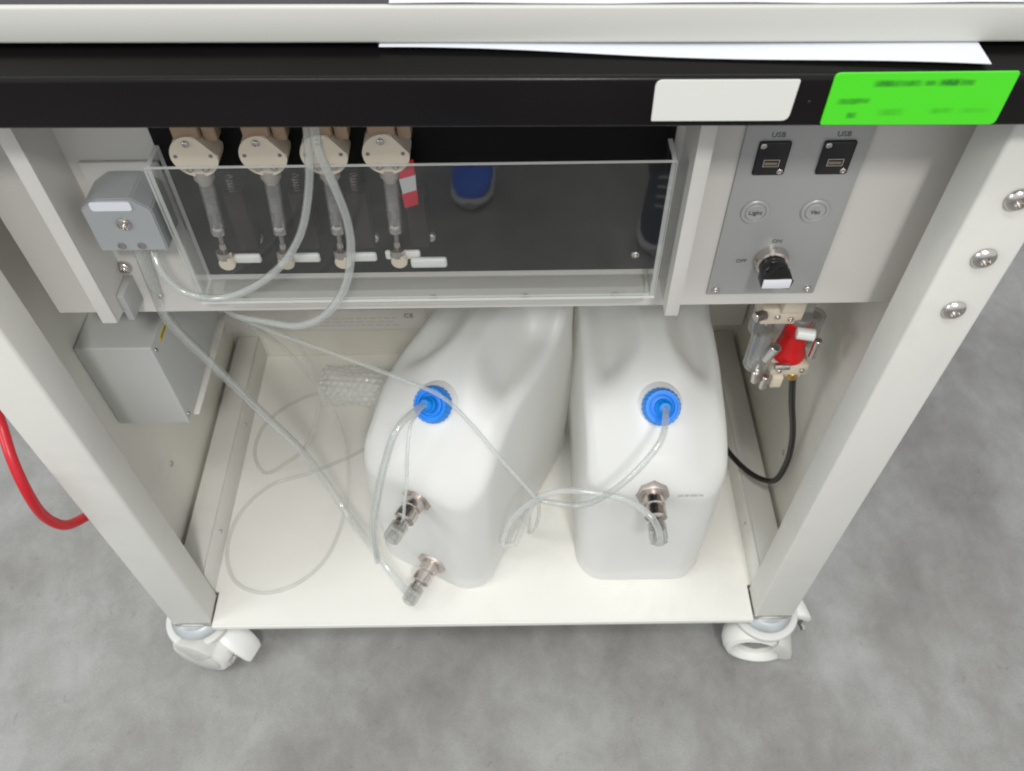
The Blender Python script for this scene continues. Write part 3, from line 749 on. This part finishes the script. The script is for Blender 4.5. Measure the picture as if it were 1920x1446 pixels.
# ------------------------------------------------------------------ junction box on the left wall
jb = thing('junction_box', 'grey metal junction box on the left side wall with yellow marks', 'junction box', (-0.41, 0.13, 0.452))
bm = bmesh.new(); box(bm, -0.456, -0.3665, 0.133, 0.325, 0.4515, 0.598, 0.0025, 3)
part('box_body', bm, GREYBOX, jb)
for (y, l) in ((0.158, 0.030), (0.208, 0.022)):
    bm = bmesh.new(); box(bm, -0.3668, -0.3662, y, y + l, 0.5795, 0.5875, 0)
    w_ = part('yellow_mark', bm, YELLOW, jb)
    bm = bmesh.new(); box(bm, -0.3664, -0.3660, y + .004, y + l - .006, 0.5825, 0.5845, 0)
    subpart('print_line', bm, INK, w_)
for z in (0.462, 0.586):
    bm = bmesh.new(); screw(bm, (-0.3664, 0.141, z), (1, 0, 0), 0.0028, 0.0015)
    part('screw', bm, STEEL, jb)
bm = bmesh.new(); box(bm, -0.3664, -0.3585, 0.15, 0.33, 0.4465, 0.4505, 0.001)
part('bottom_flange', bm, PAINT, jb)

# ------------------------------------------------------------------ rating plate on rear beam
rp = thing('rating_plate', 'white rating plate with small CE mark on the rear beam', 'plate', (-0.2, 0.4895, 0.24))
bm = bmesh.new(); box(bm, -0.30, -0.098, 0.4884, 0.4896, 0.2375, 0.2865, 0.0003)
part('plate_sheet', bm, mat('plate_white', (0.76, 0.74, 0.71), 0.5), rp)
text_mesh('ce_mark', 'CE', 0.014, (-0.128, 0.4881, 0.2700), INK, rp)
for k in range(3):
    bm = bmesh.new(); x = -0.285
    while x < -0.155:
        l = random.uniform(.006, .018); box(bm, x, x + l, 0.4880, 0.4883, 0.264 - k * .0085, 0.2662 - k * .0085); x += l + .003
    part('print_line', bm, GREY_INK, rp)

# ------------------------------------------------------------------ jerrycans
CW, CLN, CH = 0.186, 0.345, 0.375
def sst(a, b, x):
    t = max(0, min(1, (x - a) / (b - a))); return t * t * (3 - 2 * t)
def smin(a, b, k):
    h = max(0, min(1, 0.5 + 0.5 * (b - a) / k)); return b * (1 - h) + a * h - k * h * (1 - h)
def top_h(x, y):
    ax_ = abs(x)
    side = 0.338
    w = 0.030 + 0.050 * (1 - sst(0.070, 0.175, y))       # the rib flares out into the shoulders at the front
    rib = 1 - sst(w * 0.40, w * 1.65, ax_)
    backr = 1 - sst(CLN - 0.10, CLN - 0.045, y)
    rib = max(rib, (1 - backr) * 0.9)
    t_ = side + (CH - side) * rib
    dip = 0.013 * math.exp(-((ax_ - 0.060) / 0.017) ** 2) * sst(0.10, 0.16, y) * (1 - sst(0.25, 0.31, y))
    slope = 0.272 + 0.86 * y
    sh = 0.026 * sst(0.2, 1.0, ax_ / (CW / 2))
    return smin(t_ - dip, slope - sh, 0.055)
def jerrycan(root):
    M_, K_ = 14, 10
    rc = 0.042
    def ring(d):
        hx, hy = CW / 2 - d, CLN / 2 - d; r = max(0.0015, rc - d); r = min(r, hx - 1e-4)
        pts = []
        cs = [(hx - r, -hy + r, -90), (hx - r, hy - r, 0), (-hx + r, hy - r, 90), (-hx + r, -hy + r, 180)]
        for q in range(4):
            cx_, cy_, a0 = cs[q]
            for k in range(K_ + 1):
                a_ = R(a0 + 90 * k / K_); pts.append((cx_ + r * math.cos(a_), cy_ + r * math.sin(a_)))
            nx_, ny_, na = cs[(q + 1) % 4]
            ex, ey = pts[-1]; sx_, sy_ = nx_ + r * math.cos(R(na)), ny_ + r * math.sin(R(na))
            m_ = 28 if q in (0, 2) else M_
            for k in range(1, m_): pts.append((ex + (sx_ - ex) * k / m_, ey + (sy_ - ey) * k / m_))
        return [(px_, py_ + CLN / 2) for px_, py_ in pts]
    rr = 0.020
    bm = bmesh.new(); rings = []
    base = ring(0)
    # bottom rounding
    for k in range(6):
        a_ = R(90 * k / 5); dd = 0.016 * (1 - math.sin(a_)); z = 0.016 * (1 - math.cos(a_))
        rings.append([(x, y, z) for x, y in ring(dd)])
    nv = 22
    for k in range(1, nv):
        t = k / nv; row = []
        for (x, y) in base:
            zt = max(0.05, top_h(x, y) - rr); z = 0.016 + (zt - 0.016) * t
            bul = 0.0045 * math.sin(math.pi * min(1, z / 0.30)) * (1 if abs(x) > CW / 2 - 0.02 else 0.4)
            # draft: body slightly narrower at the base
            s = 1 - 0.035 * (1 - z / CH)
            row.append((x * s + (bul if x > 0 else -bul) * min(1, abs(x) / (CW / 2)), (y - CLN / 2) * (1 - 0.012 * (1 - z / CH)) + CLN / 2, z))
        rings.append(row)
    nd = 9
    for k in range(nd + 1):
        a_ = R(90 * k / nd); d = rr * (1 - math.cos(a_)); dz = rr * (1 - math.sin(a_))
        rings.append([(x, y, top_h(x, y) - dz) for x, y in ring(d)])
    d = rr
    while d < CW / 2 - 0.0012:
        d += 0.0028; rings.append([(x, y, top_h(x, y)) for x, y in ring(min(d, CW / 2 - 0.0004))])
    V = [[bm.verts.new(p) for p in r_] for r_ in rings]; n = len(base)
    for A, B in zip(V, V[1:]):
        for i in range(n):
            j = (i + 1) % n; bm.faces.new((A[i], A[j], B[j], B[i]))
    bm.faces.new(list(reversed(V[0])))
    # close the middle seam
    top = V[-1]
    bmesh.ops.remove_doubles(bm, verts=top, dist=0.0012)
    bmesh.ops.holes_fill(bm, edges=[e for e in bm.edges if e.is_boundary], sides=0)
    for _ in range(4): bmesh.ops.smooth_vert(bm, verts=[v for v in bm.verts if v.co.z > 0.2], factor=0.5, use_axis_x=True, use_axis_y=True, use_axis_z=True)
    for v in bm.verts:                     # mould seam round the middle of each can, slight waviness of the walls
        q = math.exp(-(v.co.x / 0.0016) ** 2)
        if v.co.z > 0.03 and v.co.y < 0.03: v.co.y += 0.0012 * math.sin(v.co.x * 38 + v.co.z * 17)
        if abs(v.co.x) > CW / 2 - 0.012: v.co.x += 0.0012 * math.sin(v.co.y * 31 + v.co.z * 23)
    body = finish('can_body', bm, HDPE, smooth=80); body.parent = root
    # moulded pour neck
    cp_ = Vector((0, 0.083, top_h(0, 0.083) - 0.004)); nd_ = Vector((0, -0.655, 0.755)).normalized(); Mx = axis(cp_, nd_)
    bm = bmesh.new(); lathe(bm, [(0.034, -0.008), (0.030, 0.001), (0.0265, 0.004), (0.0235, 0.006), (0.022, 0.012)], Mx, 40)
    nk = finish('neck', bm, HDPE, smooth=60); nk.parent = body
    bm = bmesh.new()
    Mx = Mx @ Matrix.Diagonal((0.93, 0.93, 1.12, 1)); rib = lambda i, k: (0.045 if i % 3 else 0.0) if k in (1, 2, 3, 4) else 0
    lathe(bm, [(0.0225, 0.005), (0.0252, 0.0055), (0.0252, 0.013), (0.0238, 0.0185), (0.0222, 0.0205), (0.0205, 0.0205), (0.0200, 0.0190), (0.0178, 0.0190), (0.0172, 0.0215), (0.0152, 0.0220), (0.0146, 0.0205), (0.0120, 0.0208), (0.0118, 0.0270), (0.0096, 0.0290), (0.0086, 0.0340), (0.0064, 0.0360), (0.0046, 0.0360)], Mx, 72, rib)
    cap = finish('screw_cap', bm, BLUECAP, smooth=30); cap.parent = root
    return cp_, nd_
def nozzle(root, x, z, yaw=0.0):
    bm = bmesh.new()
    o = Vector((x, 0.006, z)); d = Vector((math.sin(yaw), -math.cos(yaw), 0)); Mx = axis(o, d) @ Matrix.Diagonal((1.12, 1.12, 1.17, 1))
    lathe(bm, [(0.0205, -0.006), (0.0205, 0.004), (0.0192, 0.0058), (0.014, 0.006)], Mx, 8)
    fl_ = finish('coupling_nut', bm, MATNICKEL); fl_.parent = root
    bm = bmesh.new()
    lathe(bm, [(0.0125, 0.005), (0.0125, 0.018), (0.0108, 0.0195), (0.0108, 0.0215), (0.0128, 0.0225), (0.0128, 0.0335), (0.0112, 0.035), (0.0085, 0.0362), (0.0085, 0.046), (0.006, 0.047)], Mx, 32)
    st = finish('quick_coupling', bm, NICKEL); st.parent = fl_
    bm = bmesh.new(); lathe(bm, [(0.0105, 0.041), (0.0105, 0.057), (0.0095, 0.062), (0.0065, 0.0635), (0.0062, 0.052)], Mx, 28)
    cl_ = finish('hose_end', bm, PC); cl_.parent = fl_
OL = Vector((-0.0866, 0.0724, ZS)); YAW = -R(27)
canl = thing('jerrycan', 'translucent white jerrycan standing at an angle, with two metal couplings', 'jerrycan', OL, 'jerrycans on the bottom shelf', YAW)
jerrycan(canl); nozzle(canl, 0.008, 0.232); nozzle(canl, 0.012, 0.048)
ORR = Vector((0.236, 0.056, ZS))
canr = thing('jerrycan', 'translucent white jerrycan standing straight, with a single metal coupling', 'jerrycan', ORR, 'jerrycans on the bottom shelf', 0)
jerrycan(canr); nozzle(canr, -0.008, 0.255)

for k, (x0_, l_) in enumerate(((0.024, .007), (0.033, .005), (0.040, .009), (0.051, .006))):
    bm = bmesh.new(); box(bm, x0_, x0_ + l_, -0.0016, -0.0008, 0.2552, 0.2578)
    o_ = finish('faint_print', bm, mat('faint_grey_ink', (0.50, 0.50, 0.49), 0.5)); o_.parent = canr

# ------------------------------------------------------------------ pressure regulator + cable
rg = thing('pressure_regulator', 'clear and cream regulator block with red knob under the right end of the module', 'regulator', (0.38, 0.16, 0.50))
bm = bmesh.new(); lathe(bm, [(0.0195, 0.526), (0.0195, 0.533), (0.0165, 0.537), (0.0138, 0.572), (0.0138, 0.586)], Matrix.Translation((0.384, 0.158, 0)), 36, rib=lambda i, k: 0.03 * (i % 2) if k in (2, 3) else 0)
kn = part('red_knob', bm, REDPL, rg)
bm = bmesh.new(); lathe(bm, [(0.0132, 0.585), (0.0132, 0.592), (0.011, 0.594), (0.003, 0.594)], Matrix.Translation((0.384, 0.158, 0)), 32)
subpart('knob_top', bm, GREYPL, kn)
bm = bmesh.new(); box(bm, 0.362, 0.408, 0.140, 0.182, 0.505, 0.5235, 0.003)
box(bm, 0.366, 0.380, 0.136, 0.150, 0.486, 0.506, 0.002); box(bm, 0.385, 0.405, 0.146, 0.17, 0.494, 0.506, 0.002)
part('valve_block', bm, CREAM, rg)
bm = bmesh.new(); cyl(bm, (0.394, 0.150, 0.503), (0.03, 0, -1), 0.0075, 0.012, 24, 0.001); part('brass_fitting', bm, BRASS, rg)
bm = bmesh.new(); cyl(bm, (0.397, 0.157, 0.500), (0.1, 0, -1), 0.0046, 0.012, 20, 0.0006); part('cable_gland', bm, WHITEPL, rg)
for (x, y, z0, z1, r) in ((0.345, 0.150, 0.512, 0.578, 0.015), (0.349, 0.175, 0.548, 0.625, 0.016), (0.409, 0.176, 0.525, 0.578, 0.012)):
    bm = bmesh.new(); lathe(bm, [(r * .6, z0), (r, z0 + .004), (r, z1 - .003), (r * .8, z1)], Matrix.Translation((x, y, 0)), 28)
    lathe(bm, [(r * .5, z0 + .003), (r * .72, z0 + .006), (r * .72, z1 - .006), (r * .5, z1 - .004)], Matrix.Translation((x, y, 0)), 24)
    bw = part('clear_bowl', bm, PC, rg)
    bm = bmesh.new(); lathe(bm, [(r * .28, z0 + .006), (r * .28, z1 - .008)], Matrix.Translation((x, y, 0)), 16); subpart('filter_rod', bm, STEEL, bw)
bm = bmesh.new(); box(bm, 0.334, 0.382, 0.150, 0.190, 0.586, 0.612, 0.003); box(bm, 0.352, 0.378, 0.142, 0.165, 0.612, 0.650, 0.003)
part('upper_block', bm, CREAM, rg)
for (p_, d_, r_, l_, mt_) in (((0.350, 0.138, 0.540), (0.1, -.3, 1), .006, .034, STEEL), ((0.362, 0.134, 0.530), (1, 0, 0), .0045, .018, STEEL), ((0.405, 0.140, 0.540), (0, 0, 1), .0045, .03, STEEL), ((0.372, 0.132, 0.592), (1, -.2, 0), .007, .02, WHITEPL), ((0.343, 0.136, 0.520), (.1, 0, -1), 0.005, .02, NICKEL), ((0.356, 0.134, 0.512), (0, 0, -1), .0045, .022, STEEL), ((0.338, 0.150, 0.604), (-1, -.3, 0), .006, .014, NICKEL)):
    bm = bmesh.new(); cyl(bm, p_, d_, r_, l_, 18, 0.0008); part('fitting', bm, mt_, rg)
for (x, y, z) in ((0.352, 0.1495, 0.6), (0.368, 0.1495, 0.596), (0.372, 0.139, 0.515), (0.400, 0.1395, 0.515)):
    bm = bmesh.new(); screw(bm, (x, y, z), (0, -1, 0), 0.0034, 0.002); part('screw', bm, STEEL, rg)
bm = bmesh.new(); box(bm, 0.345, 0.398, 0.162, 0.20, 0.56, 0.712, 0.002); part('mounting_plate', bm, GREYPLATE, rg)

bpy.context.view_layer.update(); rg.location.z += 0.019

# ------------------------------------------------------------------ tubes (3D centre lines, metres)
capL = OL + Matrix.Rotation(YAW, 3, 'Z') @ (Vector((0, 0.083, top_h(0, 0.083) - 0.004)) + Vector((0, -0.655, 0.755)).normalized() * 0.034)
capR = ORR + (Vector((0, 0.083, top_h(0, 0.083) - 0.004)) + Vector((0, -0.655, 0.755)).normalized() * 0.034)
axL = Matrix.Rotation(YAW, 3, 'Z') @ Vector((0, -0.655, 0.755)); axR = Vector((0, -0.655, 0.755))
PATHS = {
    'pump_loop': [(-0.0891, -0.005, 0.9922), (-0.0936, -0.002, 0.9622), (-0.1012, 0.002, 0.9264), (-0.1198, 0.01, 0.8729), (-0.1497, 0.018, 0.8278), (-0.1867, 0.026, 0.795), (-0.2208, 0.032, 0.7795), (-0.2485, 0.036, 0.7862), (-0.2622, 0.042, 0.8056), (-0.2664, 0.053, 0.8185), (-0.2668, 0.061, 0.8245)],
    'front_loop': [(-0.0822, -0.012, 0.9967), (-0.0845, -0.012, 0.9693), (-0.0795, -0.01, 0.9379), (-0.0763, -0.005, 0.9013), (-0.0795, 0.0, 0.8642), (-0.0901, 0.0, 0.8256), (-0.1139, 0.005, 0.7864), (-0.147, 0.02, 0.7549), (-0.1902, 0.05, 0.7291), (-0.229, 0.08, 0.706), (-0.2635, 0.12, 0.6856), (-0.2982, 0.17, 0.6528)],
    'cap_feed': [(-0.2539, 0.11, 0.6862), (-0.2422, 0.12, 0.6589), (-0.2101, 0.12, 0.6351), (-0.1462, 0.12, 0.5948), (-0.0761, 0.11, 0.5611), (-0.0343, 0.105, 0.5352), (-0.0038, 0.09, 0.5046), (0.034, 0.06, 0.468), (0.0632, 0.05, 0.4222), (0.0762, 0.05, 0.3935), (0.083, 0.08, 0.30), (0.078, 0.12, 0.18), (0.072, 0.14, 0.136)],
    'drain': [(-0.2835, 0.061, 0.824), (-0.2845, 0.0615, 0.8085), (-0.2955, 0.075, 0.748), (-0.3052, 0.09, 0.6906), (-0.2961, 0.12, 0.5817), (-0.2733, 0.15, 0.4399), (-0.2506, 0.17, 0.3247), (-0.2207, 0.15, 0.255), (-0.1957, 0.12, 0.2282), (-0.15, 0.06, 0.2332), (-0.1126, 0.02, 0.2), (-0.104, 0.018, 0.185)],
    'coil': [(-0.2726, 0.2, 0.5623), (-0.2579, 0.25, 0.4539), (-0.2209, 0.24, 0.3665), (-0.2099, 0.23, 0.2771), (-0.2184, 0.2172, 0.165), (-0.2285, 0.1535, 0.136), (-0.2493, 0.0943, 0.134), (-0.2891, 0.0567, 0.134), (-0.3358, 0.0452, 0.134), (-0.380, 0.0651, 0.134), (-0.4020, 0.115, 0.134), (-0.396, 0.18, 0.134), (-0.355, 0.235, 0.134), (-0.29, 0.26, 0.134), (-0.23, 0.29, 0.134), (-0.17, 0.33, 0.134), (-0.13, 0.36, 0.134)],
    'coil2': [(-0.2931, 0.3, 0.4649), (-0.2603, 0.3, 0.4078), (-0.2451, 0.29, 0.3587), (-0.2407, 0.26, 0.3256), (-0.2702, 0.24, 0.2483), (-0.3267, 0.2618, 0.16), (-0.3681, 0.2605, 0.134), (-0.392, 0.300, 0.134), (-0.385, 0.36, 0.134), (-0.34, 0.41, 0.134), (-0.27, 0.44, 0.134), (-0.2, 0.46, 0.134)],
    'left_cap': [tuple(capL - axL * .004), tuple(capL + axL * .006), (-0.0889, 0.082, 0.5058), (-0.1081, 0.06, 0.4619), (-0.1225, 0.045, 0.412), (-0.1340, 0.030, 0.3574), (-0.138, 0.026, 0.305), (-0.1405, 0.028, 0.268)],
    'left_link': [tuple(capL + Vector((-.006, -.004, -.004))), (-0.0742, 0.085, 0.5052), (-0.0783, 0.06, 0.4845), (-0.0818, 0.045, 0.4487), (-0.0868, 0.03, 0.420), (-0.092, 0.028, 0.385), (-0.0980, 0.034, 0.366)],
    'right_cap': [tuple(capR - axR * .004), tuple(capR + axR * .006), (0.2256, 0.066, 0.500), (0.2010, 0.042, 0.4775), (0.1698, 0.03, 0.4421), (0.1344, 0.04, 0.3904), (0.0942, 0.05, 0.3824), (0.0775, 0.06, 0.374), (0.0705, 0.09, 0.30), (0.0690, 0.12, 0.20)],
    'right_link': [(0.2285, -0.010, 0.3850), (0.2276, -0.012, 0.398), (0.2198, 0.004, 0.4141), (0.1905, 0.025, 0.4248), (0.1517, 0.035, 0.4281), (0.1125, 0.04, 0.4272), (0.0816, 0.05, 0.396), (0.0494, 0.06, 0.3304), (0.0335, 0.07, 0.260), (0.0335, 0.072, 0.228), (0.0465, 0.076, 0.220), (0.060, 0.078, 0.27), (0.0720, 0.075, 0.33), (0.0800, 0.06, 0.380)],
    'red': [(-0.497, 0.06, 0.6952), (-0.498, 0.045, 0.6498), (-0.4999, 0.03, 0.6002), (-0.4894, 0.0, 0.5732), (-0.4829, -0.02, 0.5349), (-0.4868, -0.02, 0.4825), (-0.4831, -0.01, 0.4458), (-0.478, 0.010, 0.425), (-0.474, 0.035, 0.408), (-0.473, 0.06, 0.400)],
    'cable': [(0.3984, 0.157, 0.5120), (0.4141, 0.16, 0.4471), (0.4362, 0.16, 0.3632), (0.4441, 0.16, 0.2957), (0.4393, 0.165, 0.2415), (0.4216, 0.19, 0.2158), (0.4010, 0.23, 0.2018), (0.3890, 0.28, 0.1849), (0.380, 0.34, 0.1699), (0.370, 0.40, 0.1518)],
}
def hose(key, r, material, label, cat, name='clear_tube', inner=0.0, group='clear plastic tubes', n=12):
    pts = PATHS[key]; o = Vector(pts[-1])
    bm = bmesh.new(); tube(bm, [Vector(p) - o for p in pts], r, n, inner)
    ob = finish(name, bm, material, loc=o, smooth=60); tag(ob, label, cat, group)
    return ob
hose('pump_loop', 0.0034, TUBEM, 'thick clear tube looping from the tray down to the pump block', 'tube', inner=0.0021)
hose('front_loop', 0.0036, TUBEM, 'thick clear tube making the largest loop below the panel edge', 'tube', inner=0.0023)
hose('cap_feed', 0.0024, TUBET, 'thin tube running diagonally down across the angled jerrycan', 'tube')
hose('drain', 0.0054, TUBEM, 'long clear tube running diagonally past the junction box to the low coupling', 'tube', inner=0.0026)
hose('coil', 0.0028, TUBEF, 'thin tube lying in a wide arc on the shelf near the left front corner', 'tube')
hose('coil2', 0.0028, TUBEF, 'thin tube curled on the shelf beside the left shelf flange', 'tube')
hose('left_cap', 0.0046, TUBEM, 'clear hose hanging down from the blue cap of the angled jerrycan', 'tube', inner=0.0030)
hose('left_link', 0.0020, TUBET, 'thin tube linking the left blue cap to the upper coupling', 'tube')
hose('right_cap', 0.0042, TUBEM, 'clear hose arching left from the blue cap of the straight jerrycan', 'tube', inner=0.0027)
hose('right_link', 0.0042, TUBET, 'milky tube looping between the jerrycans to the right coupling', 'tube')
hose('red', 0.0059, REDHOSE, 'red hose curving out beside the left post', 'hose', 'red_hose', group=None, n=20)
hose('cable', 0.0044, RUBBER, 'black cable drooping from the red-knobbed regulator to behind the jerrycan', 'cable', 'black_cable', group=None, n=16)

# ------------------------------------------------------------------ roll of bubble wrap behind the angled can
from mathutils import noise as mnoise
bm = bmesh.new(); n, m_ = 132, 150; V = []
for j in range(m_ + 1):
    t = j / m_; xx = -0.095 + 0.19 * t; row = []
    for i in range(n):
        a_ = 2 * math.pi * i / n
        cell = 0.0125
        u_ = xx / cell; v_ = a_ * 0.040 / (cell * .87)
        v_ = a_ / (2 * math.pi) * 20; u_ = u_ + (0.5 if int(v_) % 2 else 0)
        du, dv = (u_ % 1) - .5, (v_ % 1) - .5
        bub = math.sqrt(max(0, 1 - (du * du + dv * dv) / 0.2))
        w_ = 1 + 0.16 * mnoise.noise(Vector((xx * 22, math.cos(a_) * 1.3, math.sin(a_) * 1.3)))
        rad = 0.0335 * w_ * (1 if 0.03 < t < 0.97 else 0.86) + 0.0022 * bub
        row.append(bm.verts.new((xx, rad * math.cos(a_), 0.0375 + max(-0.0365, rad * math.sin(a_) * 0.95))))
    V.append(row)
for A, B in zip(V, V[1:]):
    for i in range(n):
        j = (i + 1) % n; bm.faces.new((A[i], A[j], B[j], B[i]))
for E_, sg in ((V[0], -1), (V[-1], 1)):
    prev = E_
    for k in (0.7, 0.4, 0.15):
        ring_ = [bm.verts.new((v.co.x - sg * 0.004 * (1 if k < .7 else 0), v.co.y * k, 0.0375 + (v.co.z - 0.0375) * k)) for v in E_]
        for i in range(n):
            j = (i + 1) % n; bm.faces.new((prev[i], prev[j], ring_[j], ring_[i]))
        prev = ring_
    bm.faces.new(prev)
bw_ = finish('bubble_wrap_roll', bm, BAGM, loc=(-0.190, 0.412, ZS), smooth=50); bw_.rotation_euler = (0, 0, R(-6))
tag(bw_, 'clear bubble wrap roll lying on the shelf behind the angled jerrycan', 'bubble wrap')

# ------------------------------------------------------------------ the person whose shoes mirror in the acrylic cover (standing in front, below the frame)
person = thing('person', 'person in blue shoes and black trousers mirrored in the acrylic cover', 'person', (0.12, -1.2, 0))
def shoe(x, y, ang, fabric):
    M0 = Matrix.Translation((x, y, 0)) @ Matrix.Rotation(ang, 4, 'Z')      # +Y is the toe
    def loft(secs, mt):
        bm = bmesh.new(); rs = []
        for (yy, hw, z0, z1) in secs:
            rs.append([bm.verts.new(M0 @ Vector((hw * math.copysign(abs(math.cos(a_)) ** .75, math.cos(a_)), yy, z0 + (z1 - z0) * (0.5 + 0.5 * math.sin(a_))))) for a_ in [2 * math.pi * k / 24 for k in range(24)]])
        for A, B in zip(rs, rs[1:]):
            for i in range(24):
                j = (i + 1) % 24; bm.faces.new((A[i], A[j], B[j], B[i]))
        bm.faces.new(list(reversed(rs[0]))); bm.faces.new(rs[-1]); return bm
    up = part('shoe', loft([(-0.15, .02, .02, .05), (-.14, .036, .015, .09), (-.1, .042, .015, .105), (-.04, .044, .015, .105), (.02, .046, .015, .09), (.07, .050, .015, .068), (.11, .046, .015, .056), (.135, .034, .015, .045), (.148, .015, .018, .034)], 0), fabric, person)
    sb = subpart('sole', loft([(-.158, .02, .0, .03), (-.148, .040, .0, .034), (-.05, .045, .0, .030), (.05, .053, .0, .028), (.11, .052, .0, .028), (.142, .040, .0, .028), (.16, .016, .003, .026)], 0), SOLE, up)
    bm = bmesh.new(); lathe(bm, [(0.052, 0.075), (0.056, 0.12), (0.058, 0.3), (0.068, 0.45), (0.075, 0.55)], M0 @ Matrix.Translation((0, -0.075, 0)), 28, rib=lambda i, k: .05 * math.sin(i * 1.3 + k * 2))
    part('trouser_leg', bm, JEANS, person)
    for k in range(4):
        bm = bmesh.new(); p0 = M0 @ Vector((-.02, .0 + k * .022, .101 - k * .010)); p1 = M0 @ Vector((0, .004 + k * .022, .107 - k * .011)); p2 = M0 @ Vector((.02, .0 + k * .022, .101 - k * .010))
        tube(bm, [p0, p1, p2], .003, 6, sub=4); subpart('lace', bm, SOLE, up)
shoe(-0.036, -1.160, R(4), SHOEB); shoe(0.415, -0.985, R(12), SHOED)

for o in list(COL.objects):
    if o.type == 'MESH' and not o.data.materials: o.data.materials.append(PAINT)
